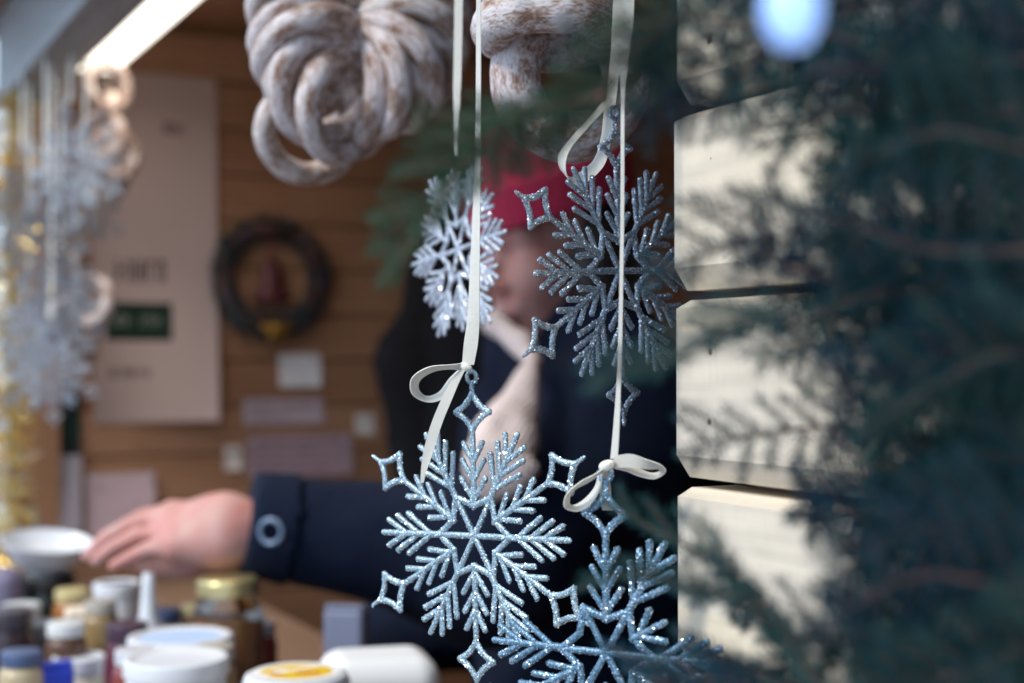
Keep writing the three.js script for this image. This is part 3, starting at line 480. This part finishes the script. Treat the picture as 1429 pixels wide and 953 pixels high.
  for (const a of [ankL, ankR]) part('boot', sdfMesh((x, y, z) => Math.max(blend([c3(a, a.clone().add(V3(0, 0.1, 0)), 0.062, 0.068), c3(a.clone().add(V3(0, -0.04, 0)), a.clone().addScaledVector(F, 0.13).add(V3(0, -0.05, 0)), 0.05, 0.045)], 0.04)(x, y, z), -y), [-0.3, -0.01, -0.3], [0.3, 0.4, 0.3], 0.011), bootM, g);
  // knitted hat with a turned up rim
  const knit = tex(256, 256, grey((u, v) => 0.5 + 0.5 * Math.sin(u * 6.283 * 32) * (0.6 + 0.4 * Math.sin(v * 6.283 * 32))), false, [6, 6]), hatM = mat([0.46, 0.024, 0.085], 0.95, { bumpMap: knit, bumpScale: 0.003, sheen: 0.5, sheenRoughness: 0.8 }); hatM.sheenColor = new THREE.Color(0.6, 0.15, 0.2);
  const hatSdf = (x, y, z) => { let d = ell([0, 0.078, -0.014], [0.092, 0.112, 0.108])(x, y, z); const rim = Math.max(Math.abs(Math.hypot(x / 0.093, (z + 0.01) / 0.106) - 1) * 0.097 - 0.010, Math.abs(y - 0.078 + 0.16 * z) - 0.028); d = smin(Math.max(d, 0.06 - 0.16 * z - y), rim, 0.012); return d + 0.0012 * Math.sin(Math.atan2(x, z) * 46); };
  part('hat', sdfMesh(inHead(hatSdf), [hl[0] - 0.15, hl[1] - 0.05, hl[2] - 0.15], [hl[0] + 0.15, hl[1] + 0.22, hl[2] + 0.15], 0.0045), hatM, g);
  part('hair', sdfMesh(inHead((x, y, z) => Math.max(blend([ell([0, 0.0, -0.05], [0.092, 0.12, 0.075]), ell([0.07, -0.07, -0.025], [0.03, 0.09, 0.045]), ell([-0.07, -0.07, -0.025], [0.03, 0.09, 0.045])], 0.03)(x, y, z) + 0.006 * noise3(x * 90, y * 14, z * 90), y - 0.07, z - 0.02 )), [hl[0] - 0.15, hl[1] - 0.2, hl[2] - 0.15], [hl[0] + 0.15, hl[1] + 0.1, hl[2] + 0.15], 0.006), mat([0.018, 0.013, 0.012], 0.5), g);
  // scarf: wrapped round the neck, one wide end hanging down the chest
  const wool = mat([0.68, 0.58, 0.57], 0.95, { bumpMap: knit, bumpScale: 0.002 });
  const sc = blend([cap(P(688, 452, 1.76), P(730, 482, 1.72), 0.014, 0.015), cap(P(730, 482, 1.72), P(748, 512, 1.67), 0.015, 0.010), cap(P(688, 452, 1.76), P(720, 446, 1.92), 0.014, 0.03)], 0.012);
  const endA = P(742, 508, 1.665), endB = P(698, 640, 1.555);
  const flap = (x, y, z) => { const dx = endB[0] - endA[0], dy = endB[1] - endA[1], dz = endB[2] - endA[2], t = Math.max(0, Math.min(1, ((x - endA[0]) * dx + (y - endA[1]) * dy + (z - endA[2]) * dz) / (dx * dx + dy * dy + dz * dz))), cx = x - endA[0] - dx * t, cy = y - endA[1] - dy * t, cz = z - endA[2] - dz * t, w = 0.010 + 0.034 * t; return (Math.hypot(cx / w, cy / w, cz / 0.017) - 1) * 0.014; };
  part('scarf', sdfMesh((x, y, z) => smin(sc(x, y, z), flap(x, y, z), 0.01) + 0.008 * noise3(x * 60, y * 26, z * 60), [-0.3, 1.15, -0.12], [0.2, 1.6, 0.42], 0.006), wool, g);
}

// ---------- things on the far end wall ----------
const onEnd = (name, px, py, label, cat, group, out = 0.003) => { const q = onFar(px, py), p = fromStall(q.x, q.y, FAR + out); return thing(name, p, A, label, cat, group); };
const span = (x0, x1, y0, y1) => { const a = onFar(x0, (y0 + y1) / 2), b = onFar(x1, (y0 + y1) / 2), m = (x0 + x1) / 2, t = onFar(m, y0), u = onFar(m, y1); return { w: b.x - a.x, h: t.y - u.y, x: (a.x + b.x) / 2, y: (t.y + u.y) / 2 }; };
function sheet(w, h, curl, seed, nx = 14, ny = 24) {
  const g = new THREE.BoxGeometry(w, h, 0.0006, nx, ny, 1), p = g.attributes.position;
  for (let i = 0; i < p.count; i++) { const x = p.getX(i) / w + 0.5, y = p.getY(i) / h + 0.5; p.setZ(i, p.getZ(i) + curl * (Math.pow(1 - y, 2) * 0.7 + 0.5 * Math.pow(Math.abs(x - 0.5) * 2, 3) * (1 - y) + 0.25 * N(x * 2.3 + seed, y * 3.1) + 0.05 * Math.sin(y * 9 + seed))); }
  g.computeVertexNormals(); return g;
}
const canvasMap = (w, h, draw) => { const c = document.createElement('canvas'); c.width = w; c.height = h; draw(c.getContext('2d'), w, h); const t = new THREE.CanvasTexture(c); t.colorSpace = THREE.SRGBColorSpace; return t; };
const scribble = (x, x0, y0, w, hgt, n, seed, col) => { const r = rng(seed); x.fillStyle = col; const s = w / n; for (let i = 0; i < n; i++) { if (r() < 0.16) continue; const a = x0 + i * s; x.fillRect(a, y0, s * 0.24, hgt); if (r() < 0.7) x.fillRect(a, y0 + (r() < 0.5 ? 0 : hgt * 0.42), s * 0.62, hgt * 0.18); if (r() < 0.55) x.fillRect(a + s * 0.46, y0, s * 0.22, hgt); } };
{
  const paper = (px0, px1, py0, py1, name, label, curl, seed, draw, tint = [0.62, 0.52, 0.50], out = 0.003) => {
    const s = span(px0, px1, py0, py1), g = thing(name, fromStall(s.x, s.y - s.h / 2, FAR + out), A, label, name === 'poster' ? 'poster' : 'paper');
    const map = draw ? canvasMap(512, Math.round(512 * s.h / s.w), draw) : undefined;
    part('sheet', sheet(s.w, s.h, curl, seed).translate(0, s.h / 2, 0), mat(tint, 0.9, map ? { map } : {}), g);
    const pin = new THREE.SphereGeometry(0.004, 10, 8).scale(1, 1, 0.6); for (const k of [-1, 1]) part('pin', pin, M.steel, g, [k * (s.w / 2 - 0.012), s.h - 0.012, 0.003 + curl * 0.25]);
  };
  paper(128, 300, 104, 588, 'poster', 'tall pale poster with dark lettering and green box beside the wreath', 0.022, 1, (x, w, h) => {
    x.fillStyle = '#e6dcd8'; x.fillRect(0, 0, w, h); scribble(x, w * 0.56, h * 0.14, w * 0.19, h * 0.03, 5, 3, '#4a4046'); scribble(x, w * 0.1, h * 0.537, w * 0.5, h * 0.063, 6, 8, '#2c2a30');
    x.fillStyle = '#0d3a2c'; x.fillRect(w * 0.1, h * 0.66, w * 0.53, h * 0.108); scribble(x, w * 0.16, h * 0.695, w * 0.4, h * 0.032, 9, 6, '#b9c9c0'); scribble(x, w * 0.13, h * 0.845, w * 0.33, h * 0.03, 7, 9, '#5a5056'); });
  paper(40, 112, 545, 742, 'poster', 'small grey poster with dark green heading beside the corner post', 0.008, 3, (x, w, h) => { x.fillStyle = '#c9c3c8'; x.fillRect(0, 0, w, h); x.fillStyle = '#16241f'; x.fillRect(0, 0, w, h * 0.46); x.fillStyle = '#0d3a2c'; x.fillRect(0, h * 0.16, w, h * 0.2); scribble(x, w * 0.15, h * 0.62, w * 0.6, h * 0.06, 7, 31, '#6a6468'); }, [0.55, 0.52, 0.55]);
  paper(388, 446, 494, 540, 'note', 'small white note pinned under the wreath', 0.006, 4, null, [0.78, 0.76, 0.76]);
  paper(338, 450, 556, 592, 'note', 'narrow printed strip of paper below the small white note', 0.005, 5, (x, w, h) => { x.fillStyle = '#d8cfd2'; x.fillRect(0, 0, w, h); scribble(x, w * 0.06, h * 0.2, w * 0.85, h * 0.22, 20, 41, '#8a8086'); scribble(x, w * 0.06, h * 0.6, w * 0.6, h * 0.18, 16, 42, '#8a8086'); }, [0.66, 0.58, 0.62]);
  paper(344, 490, 606, 664, 'note', 'wide pinkish notice of small print above the dark sleeve', 0.005, 6, (x, w, h) => { x.fillStyle = '#d2c3c8'; x.fillRect(0, 0, w, h); for (let i = 0; i < 4; i++) scribble(x, w * 0.05, h * (0.14 + 0.21 * i), w * (0.9 - 0.2 * (i % 2)), h * 0.1, 26, 50 + i, '#96868f'); }, [0.62, 0.50, 0.54]);
  paper(494, 520, 578, 606, 'note', 'tiny pale slip of paper beside the hanging coat', 0.004, 7, null, [0.8, 0.72, 0.66]);
  paper(312, 336, 622, 656, 'note', 'small torn slip of paper beside the pinkish notice', 0.004, 8, null, [0.75, 0.66, 0.60]);
  paper(120, 215, 660, 745, 'note', 'pinkish sheet of paper low on the wall behind the hand', 0.006, 9, null, [0.60, 0.44, 0.46]);
}
{ // wreath: woven ring of dark sprigs with berries, a gold bow and a dark red bell in the middle
  const q = onFar(372, 388), Rw = 0.098, g = thing('wreath', fromStall(q.x, q.y, FAR + 0.03), A, 'round dark green wreath with berries hanging on the board wall', 'wreath');
  part('ring', new THREE.TorusGeometry(Rw, 0.013, 10, 48), barkMat, g);
  const r = rng(91), l = [];
  for (let i = 0; i < 1500; i++) { const a = r() * 6.283, b = r() * 6.283, c = new THREE.ConeGeometry(0.0028, 0.026 + 0.012 * r(), 4), d = V3(Math.cos(a) * Math.cos(b) - Math.sin(a) * 0.9, Math.sin(a) * Math.cos(b) + Math.cos(a) * 0.9, Math.sin(b)).normalize(); c.translate(0, 0.012, 0); c.applyQuaternion(new THREE.Quaternion().setFromUnitVectors(V3(0, 1, 0), d)); c.translate(Math.cos(a) * (Rw + 0.008 * Math.cos(b)), Math.sin(a) * (Rw + 0.008 * Math.cos(b)), 0.008 * Math.sin(b)); l.push(c); }
  const s = part('sprigs', mergeGeometries(l), mat([0.022, 0.042, 0.045], 0.6), g); s.userData.kind = 'stuff';
  const ball = new THREE.SphereGeometry(0.007, 12, 9), cols = [[0.13, 0.015, 0.03], [0.07, 0.05, 0.12], [0.03, 0.05, 0.08]].map((c) => mat(c, 0.35));
  for (let i = 0; i < 14; i++) { const a = i * 0.449 + 0.4, k = Rw + (i % 3 - 1) * 0.012; part('berry', ball, cols[i % 3], g, [Math.cos(a) * k, Math.sin(a) * k, 0.017]); }
  const gold = mat([0.5, 0.28, 0.06], 0.45, { metalness: 0.8 });
  part('gold_bow', sdfMesh(blend([ell([0.016, 0, 0], [0.017, 0.010, 0.007]), ell([-0.016, 0, 0], [0.017, 0.010, 0.007]), ell([0, 0, 0.002], [0.007, 0.007, 0.008]), cap([0, 0, 0], [0.013, -0.024, 0], 0.006, 0.004), cap([0, 0, 0], [-0.013, -0.024, 0], 0.006, 0.004)], 0.006), [-0.04, -0.035, -0.015], [0.04, 0.02, 0.015], 0.003), gold, g, [0.004, -Rw, 0.02]);
  const bell = part('bell', new THREE.LatheGeometry([[0, 0.045], [0.008, 0.042], [0.014, 0.03], [0.018, 0.0], [0.022, -0.018], [0.030, -0.028], [0.029, -0.031], [0.02, -0.02], [0.0, -0.018]].map((p) => new THREE.Vector2(...p)), 24).scale(1.35, 1.1, 1.0), mat([0.10, 0.016, 0.022], 0.5), g, [0, -0.012, 0]);
  part('clapper', new THREE.SphereGeometry(0.007, 12, 8), gold, bell, [0, -0.03, 0]);
  part('bell_cord', new THREE.TubeGeometry(new THREE.CatmullRomCurve3([V3(0, 0.03, 0), V3(0.001, 0.06, 0), V3(0, Rw, 0)]), 12, 0.0016, 6), mat([0.3, 0.03, 0.04], 0.7), g);
}
{ // dark winter coat on a wall hook
  const q = onFar(612, 235), g = thing('hanging_coat', fromStall(q.x + 0.06, q.y - 0.78, FAR + 0.08), A, 'long black winter coat hanging on the board wall beside the notices', 'coat');
  const s = blend([cap([0, 0.68, 0], [0, 0.4, 0.01], 0.09, 0.15), cap([0, 0.4, 0.01], [0, 0.02, 0.01], 0.15, 0.17), cap([-0.03, 0.66, 0], [-0.10, 0.54, 0], 0.07, 0.065), cap([0.03, 0.66, 0], [0.10, 0.54, 0], 0.07, 0.065), cap([-0.10, 0.54, 0], [-0.165, 0.36, 0.02], 0.065, 0.06), cap([-0.165, 0.36, 0.02], [-0.15, 0.08, 0.02], 0.06, 0.05), cap([0.10, 0.54, 0], [0.18, 0.08, 0.02], 0.065, 0.055), cap([-0.05, 0.72, 0.01], [0.05, 0.72, 0.01], 0.055, 0.055)], 0.045);
  part('coat_body', sdfMesh((x, y, z) => Math.max(s(x, y, z * 2.1) * 0.6 + 0.026 * noise3(x * 17, y * 7, z * 17) + 0.012 * noise3(x * 60, y * 60, z * 60), -0.04 - y, -0.07 - z), [-0.3, -0.06, -0.12], [0.3, 0.82, 0.15], 0.012), mat([0.011, 0.011, 0.016], 0.9), g);
  part('hook', new THREE.TubeGeometry(new THREE.CatmullRomCurve3([V3(0, 0.80, -0.08), V3(0, 0.79, -0.03), V3(0, 0.77, 0), V3(0, 0.79, 0.03)]), 14, 0.004, 8), M.steel, g);
}
// ---------- goods on the counter ----------
const TOP = 1.1, lathe = (pts, n = 32) => new THREE.LatheGeometry(pts.map((p) => new THREE.Vector2(p[0] * 0.001, p[1] * 0.001)), n);
const spot = (px, py, d) => { const p = at(px, py, d); return p; };
const standAt = (px, d) => { const p = at(px, 505, d); p.y = TOP; return p; };
const plastic = mat([0.66, 0.67, 0.70], 0.35), glass = mat([0.95, 0.97, 0.95], 0.03, { transmission: 1, thickness: 0.003, ior: 1.5 });
const lidPrint = canvasMap(512, 512, (x, w, h) => {
  x.fillStyle = '#efece6'; x.fillRect(0, 0, w, h); x.fillStyle = '#e8bb1c'; x.beginPath(); x.ellipse(256, 256, 205, 190, 0, 0, 7); x.fill();
  x.fillStyle = '#f4f0e8'; x.save(); x.translate(256, 256); x.rotate(-0.75); x.fillRect(-200, -70, 400, 42); x.beginPath(); x.ellipse(-60, -75, 60, 42, 0, 0, 7); x.fill(); x.restore();
  x.fillStyle = '#b8485a'; for (let i = 0; i < 5; i++) x.fillRect(268 + i * 26, 268 - i * 3, 15, 62); x.fillRect(262, 294, 140, 14); x.fillStyle = '#c97a2c'; x.beginPath(); x.ellipse(150, 320, 46, 30, 0.5, 0, 7); x.fill(); });
{ // jar with a white printed lid
  const p = at(414, 938, 1.16), h = (p.y - TOP) * 1000, g = thing('jar', V3(p.x, TOP, p.z), 0, 'jar with white screw lid printed yellow, in front of the amber jar', 'jar');
  part('jar_glass', lathe([[0, 0], [40, 0], [44, 5], [44, h - 38], [38, h - 24], [37, h - 8], [0, h - 8]]), mat([0.75, 0.68, 0.5], 0.15), g);
  const lid = part('lid', lathe([[0, h], [38, h], [41.5, h - 1.5], [42.6, h - 5], [42.6, h - 20], [41, h - 21]], 48), plastic, g);
  const rib = new THREE.CylinderGeometry(0.0012, 0.0012, 0.013, 6); for (let i = 0; i < 40; i++) { const a = i / 40 * 6.283; part('rib', rib, plastic, lid, [Math.cos(a) * 0.0426, (h - 13) / 1000, Math.sin(a) * 0.0426]); }
  part('lid_label', new THREE.CircleGeometry(0.0365, 48).rotateX(-Math.PI / 2), mat([1, 1, 1], 0.4, { map: lidPrint }), lid, [0, h / 1000 + 0.0006, 0]);
}
{ // amber preserve jar with golden lid and white label
  const p = at(318, 806, 1.52), h = Math.max(110, (p.y - TOP) * 1000), g = thing('jar', V3(p.x, TOP, p.z), 0, 'glass jar of amber preserve with golden lid and white label', 'jar');
  part('jar_glass', lathe([[0, 0], [33, 0], [38, 5], [38.5, h - 42], [33, h - 26], [30, h - 22], [30, h - 6]]), glass, g);
  part('preserve', lathe([[0, 3], [32, 3], [35.5, 7], [35.5, h - 46], [0, h - 45]]), mat([0.30, 0.13, 0.045], 0.35), g);
  part('lid', lathe([[0, h + 1], [29, h + 1], [32, h - 1], [33, h - 4], [33, h - 17], [31.5, h - 18]]), mat([0.62, 0.52, 0.26], 0.32, { metalness: 0.75 }), g);
  part('label', new THREE.CylinderGeometry(0.0391, 0.0391, 0.048, 24, 1, true, -1.35, 1.5), mat([0.85, 0.86, 0.84], 0.6, { side: THREE.DoubleSide }), g, [0, h * 0.00042, 0]);
}
const tub = (px, py, d, r, label, top, side, print) => {
  const p = at(px, py, d), h = Math.max(60, (p.y - TOP) * 1000), g = thing('tub', V3(p.x, TOP, p.z), 0, label, 'tub');
  part('tub_body', lathe([[0, 0], [r * 0.86, 0], [r * 0.9, 3], [r * 0.98, h - 14], [0, h - 14]]), side, g);
  const lid = part('lid', lathe([[0, h - 3], [r * 0.84, h - 3], [r * 0.88, h], [r, h], [r * 1.04, h - 2], [r * 1.04, h - 15], [r, h - 17]]), plastic, g);
  if (top) part('lid_label', new THREE.CircleGeometry(r * 0.00082, 36).rotateX(-Math.PI / 2), top, lid, [0, (h - 2.2) / 1000, 0]);
  if (print) part('label', new THREE.CylinderGeometry(r * 0.00099, r * 0.00095, 0.02, 20, 1, true, -0.9, 0.7), print, g, [0, h * 0.0005, 0]);
};
tub(252, 886, 1.42, 50, 'white round tub with a pale blue lid label, beside the nozzle bottle', mat([0.42, 0.55, 0.78], 0.5), plastic, mat([0.62, 0.07, 0.12], 0.5));
tub(246, 916, 1.30, 46, 'white round tub with plain lid, before the blue labelled one', null, mat([0.70, 0.70, 0.74], 0.4), null);
tub(110, 915, 1.50, 26, 'small cream coloured pot standing before the beige sack', null, mat([0.72, 0.66, 0.52], 0.5), null);
tub(163, 812, 1.72, 27, 'short white pot with a dark blue lid behind the nozzle bottle', mat([0.01, 0.03, 0.10], 0.4), plastic, mat([0.02, 0.05, 0.16], 0.5));
{ // white squeeze bottle with pointed nozzle
  const p = at(207, 800, 1.52), h = (p.y - TOP) * 1000, g = thing('squeeze_bottle', V3(p.x, TOP, p.z), 0, 'white squeeze bottle with pointed nozzle under the reaching hand', 'bottle');
  part('bottle_body', lathe([[0, 0], [24, 0], [28, 5], [28, h * 0.45], [24, h * 0.56], [14, h * 0.64], [0, h * 0.64]]), mat([0.74, 0.78, 0.86], 0.4), g);
  part('nozzle', lathe([[15, h * 0.62], [15, h * 0.70], [9, h * 0.74], [7, h * 0.9], [6, h], [0, h]]), plastic, g);
}
{ // dark glass jars and bottle at the end of the counter
  const dk = (px, py, d, r, label, m, capm) => { const p = at(px, py, d), h = (p.y - TOP) * 1000, g = thing('dark_jar', V3(p.x, TOP, p.z), 0, label, 'jar'); part('jar_glass', lathe([[0, 0], [r * 0.9, 0], [r, 5], [r, h - 40], [r * 0.8, h - 22], [r * 0.78, h - 16], [0, h - 16]]), m, g); part('lid', lathe([[0, h], [r * 0.78, h], [r * 0.84, h - 3], [r * 0.84, h - 19], [r * 0.8, h - 20]]), capm, g); };
  dk(62, 800, 1.82, 44, 'wide dark green jar under the white bowl', mat([0.020, 0.026, 0.020], 0.15), mat([0.03, 0.03, 0.03], 0.3));
  dk(50, 868, 1.60, 34, 'dark brown jar with grey lid behind the blue box', mat([0.03, 0.02, 0.028], 0.2), mat([0.12, 0.12, 0.14], 0.35));
  dk(10, 850, 1.55, 32, 'dark maroon jar at the counter end by the blue box', mat([0.04, 0.022, 0.026], 0.25), mat([0.05, 0.04, 0.05], 0.35));
  dk(178, 868, 1.45, 24, 'small dark red jar between the beige sack and the white tubs', mat([0.10, 0.02, 0.035], 0.25), mat([0.05, 0.02, 0.04], 0.35));
  const p = at(62, 768, 1.82), g = thing('bowl', p, 0, 'white oval bowl resting on the wide dark jar', 'bowl'); g.rotation.set(0.25, 0.3, -0.16);
  part('bowl_body', new THREE.LatheGeometry([[0, 0], [22, 0], [40, 12], [56, 38], [58, 40], [55, 41], [38, 18], [0, 8]].map((q) => new THREE.Vector2(q[0] / 1000, q[1] / 1000)), 36).scale(1, 1, 0.75), plastic, g); g.position.y = at(62, 800, 1.82).y + 0.004;
  part('foot', lathe([[0, -4], [20, -4], [22, 0], [20, 2]]), plastic, g);
}
{ // beige paper sack, folded top
  const p = standAt(128, 1.62), g = thing('paper_sack', p, 0.4, 'beige paper sack with folded top beside the cream pot', 'sack'), h = at(128, 852, 1.62).y - TOP;
  part('sack_body', sdfMesh((x, y, z) => { const t = Math.max(0, Math.min(1, y / h)), wx = 0.042 * (1 - 0.35 * t), wz = 0.03 * (1 - 0.6 * t * t); return Math.max(Math.hypot(Math.max(Math.abs(x) - wx + 0.012, 0), Math.max(Math.abs(z) - wz + 0.01, 0)) - 0.012, y - h, -y) + 0.008 * noise3(x * 50, y * 40, z * 50); }, [-0.06, -0.01, -0.05], [0.06, h + 0.02, 0.05], 0.004), mat([0.62, 0.52, 0.40], 0.9), g);
  part('fold', new RoundedBoxGeometry(0.056, 0.016, 0.024, 2, 0.005), mat([0.66, 0.56, 0.44], 0.9), g, [0, h - 0.002, 0.004], [0.25, 0, 0.05]);
}
{
  const carton = (px, py, d, w, dp, turn, label, m, strip) => { const p = at(px, py, d), h = p.y - TOP, g = thing('carton', V3(p.x, TOP, p.z), turn, label, 'box'); part('carton_body', new RoundedBoxGeometry(w, h, dp, 4, strip ? 0.006 : 0.022).translate(0, h / 2, 0), m, g); if (strip) part('carton_flap', new RoundedBoxGeometry(w * 0.94, 0.004, dp * 0.5, 1, 0.001).translate(0, h + 0.002, dp * 0.2), m, g); if (strip) part('printed_band', new THREE.BoxGeometry(w * 0.8, h * 0.35, 0.001).translate(0, h * 0.5, dp / 2 + 0.001), strip, g); return h; };
  carton(528, 910, 1.30, 0.105, 0.09, 0.25, 'white rounded carton behind the printed lid jar', mat([0.74, 0.74, 0.74], 0.6));
  carton(70, 928, 1.42, 0.042, 0.035, 0.5, 'bright blue box standing before the dark jars', mat([0.012, 0.04, 0.42], 0.45), mat([0.02, 0.05, 0.3], 0.5));
  carton(2, 790, 1.75, 0.05, 0.05, 0.2, 'lilac box at the counter end behind the maroon jar', mat([0.20, 0.17, 0.26], 0.6));
  carton(484, 848, 1.50, 0.044, 0.03, -0.2, 'small pink and blue printed packet behind the white carton', mat([0.17, 0.19, 0.28], 0.6), mat([0.42, 0.22, 0.30], 0.6));
}
// clutter of small labelled jars
{
  const labels = [0, 1, 2, 3, 4].map((k) => canvasMap(256, 128, (x, w, h) => { const r = rng(700 + k); x.fillStyle = ['#e9e4da', '#d9dfe8', '#efe2c4', '#dfe6dd', '#eadfe2'][k]; x.fillRect(0, 0, w, h); x.fillStyle = ['#7d3a40', '#4a5f86', '#9a7a48', '#2d5c3a', '#7a3558'][k]; x.fillRect(0, 0, w, h * 0.24); for (let i = 0; i < 4; i++) x.fillRect(20 + 60 * i, h * (0.36 + 0.1 * r()), 34, h * 0.12); x.beginPath(); x.ellipse(w * (0.3 + 0.4 * r()), h * 0.72, 30, 18, 0, 0, 7); x.fill(); }));
  const fills = [[0.34, 0.13, 0.03], [0.20, 0.04, 0.03], [0.30, 0.20, 0.09], [0.10, 0.05, 0.03], [0.45, 0.36, 0.22]].map((c) => mat(c, 0.2)), lids = [[0.55, 0.45, 0.22], [0.5, 0.5, 0.52], [0.40, 0.36, 0.30], [0.62, 0.62, 0.6], [0.06, 0.09, 0.18]].map((c) => mat(c, 0.35));
  const txt = ['honey coloured jar with golden lid and red banded label', 'dark red jar with grey lid and blue banded label', 'yellow jar with beige lid and ochre banded label', 'nearly black jar with white lid and green banded label', 'cream jar with dark blue lid and plum banded label'];
  [[100, 822, 1.74, 22, 0], [30, 842, 1.66, 24, 3], [140, 838, 1.58, 19, 2], [278, 842, 1.62, 22, 0], [228, 850, 1.60, 22, 4], [92, 868, 1.52, 22, 3], [190, 905, 1.34, 22, 1], [30, 908, 1.40, 22, 4], [300, 900, 1.36, 20, 2], [360, 868, 1.62, 22, 1]].forEach(([px, py, d, r, k], i) => {
    const p = at(px, py, d), h = Math.max(55, (p.y - TOP) * 1000), g = thing('jar', V3(p.x, TOP, p.z), i * 1.3, txt[k] + ' on the counter', 'jar', 'small labelled jars on the counter');
    part('jar_glass', lathe([[0, 0], [r * 0.9, 0], [r, 3], [r, h - 24], [r * 0.82, h - 14], [0, h - 12]], 24), fills[k], g);
    part('lid', lathe([[0, h], [r * 0.84, h], [r * 0.9, h - 2], [r * 0.9, h - 13], [r * 0.86, h - 14]], 24), lids[k], g);
    const lb = part('label', new THREE.CylinderGeometry(r * 0.00102, r * 0.00102, h * 0.0004, 24, 1, true, 0, 4.2), mat([0.8, 0.8, 0.8], 0.6, { map: labels[k], side: THREE.DoubleSide }), g, [0, h * 0.00036, 0]); lb.rotation.y = -i * 1.3 - 2.1;
  });
}
// ---------- ornaments hanging further along the header ----------
{
  const dull = mat([0.52, 0.55, 0.61], 0.36, { metalness: 0.45, normalMap: glitNormal, map: glitMap });
  const place = (px, py, x, yaw, roll, s, label) => { const c = F1.clone(); c.remove(c.children.find((o) => o.name === 'glitter')); c.name = numbered('snowflake_ornament'); scene.add(c); c.children.forEach((o) => { o.material = dull; }); tag(c, label, 'ornament', 'pale snowflakes hanging along the header'); delete c.userData.kind; const p = onFront(px, py, x); yawed(c, p, yaw, roll, 0, s);
    const top = p.clone().add(V3(0, 0.088 * s, 0)), rb = thing('satin_ribbon', top, 0, 'white ribbon carrying a pale snowflake further along the header', 'ribbon', 'ribbons further along the header');
    part('strand', strip([[V3(), V3(0.004, 0, 0.001)], [V3(0, (1.98 - top.y) * 0.5, 0), V3(0.0035, 0, 0.002)], [V3(0, 1.98 - top.y, 0), V3(0.004, 0, 0)]], 12), satin, rb); };
  const L = 'pale glitter snowflake hanging near the corner post';
  place(98, 235, -0.02, -0.3, 0.1, 1.15, L); place(62, 345, -0.05, 0.6, 0, 1.1, L); place(40, 470, -0.04, -0.5, 0.2, 1.1, L); place(118, 285, 0.02, 0.9, 0, 1.0, L); place(84, 428, 0.0, 0.2, 0, 1.0, L); place(30, 290, -0.06, 1.0, 0, 1.1, L); place(70, 520, -0.03, 0.1, 0.1, 1.0, L);
  const geo = [ringGeo(0.0365, 0.0105, 71), ringGeo(0.035, 0.011, 72)];
  [[150, 120, 0.06], [158, 165, 0.08], [140, 190, 0.05], [160, 215, 0.07], [112, 385, 0.04], [128, 420, 0.05], [104, 452, 0.03], [122, 470, 0.06], [150, 250, 0.08]].forEach(([px, py, x], i) => { const o = part(numbered('bread_ring'), geo[i % 2], bread[(i + 1) % 3], scene); o.position.copy(onFront(px, py, x)); o.rotation.set(0.4 * Math.sin(i * 2), 0.9 + i, 0.5 * i); tag(o, 'sugared bread ring strung near the corner post behind pale snowflakes', 'bread', 'bread rings near the corner post'); });
  const cords = [[150, 'thin cord carrying the upper bread rings near the corner post', 0.065, 255], [116, 'thin cord carrying the lower bread rings near the corner post', 0.045, 470]];
  for (const [px, lab, x, y1] of cords) { const a = onFront(px, y1, x), o = part(numbered('bread_string'), new THREE.TubeGeometry(new THREE.CatmullRomCurve3([a.clone().setY(2.148), a.clone().lerp(a.clone().setY(2.148), 0.5), a]), 10, 0.0016, 6), mat([0.5, 0.45, 0.38], 0.9)); tag(o, lab, 'cord'); }
  // gold tinsel down the corner post
  const r = rng(123), tq = toStall(onFront(14, 400, -0.06)), tz = tq.z, gx = tq.x, t = thing('tinsel_garland', fromStall(gx, 0.9, tz), A, 'gold and silver tinsel garland hanging down the corner post', 'garland');
  part('core', new THREE.TubeGeometry(new THREE.CatmullRomCurve3([V3(0, 0, 0), V3(0.006, 0.4, 0), V3(-0.004, 0.8, 0), V3(0.0, 1.07, 0.0)]), 20, 0.003, 6), mat([0.5, 0.4, 0.1], 0.4, { metalness: 0.8 }), t);
  const im = new THREE.InstancedMesh(new THREE.PlaneGeometry(0.0022, 0.05).translate(0, 0.025, 0), mat([1, 1, 1], 0.22, { metalness: 0.95, side: THREE.DoubleSide }), 2600), mx = new THREE.Matrix4(), q = new THREE.Quaternion(), c = new THREE.Color(); im.name = 'foil_strands'; im.userData.kind = 'stuff';
  for (let i = 0; i < 2600; i++) { const a = r() * 6.283, y = r() * 1.06, d = V3(Math.cos(a), 0.5 - r(), Math.sin(a)).normalize(); q.setFromUnitVectors(V3(0, 1, 0), d).multiply(new THREE.Quaternion().setFromAxisAngle(V3(0, 1, 0), r() * 6)); mx.compose(V3(0, y, 0), q, V3(1, 0.6 + 0.6 * r(), 1)); im.setMatrixAt(i, mx); r() < 0.7 ? c.setRGB(0.85, 0.62, 0.16) : c.setRGB(0.8, 0.82, 0.8); im.setColorAt(i, c); }
  t.add(im);
}
renderer.render(scene, camera);
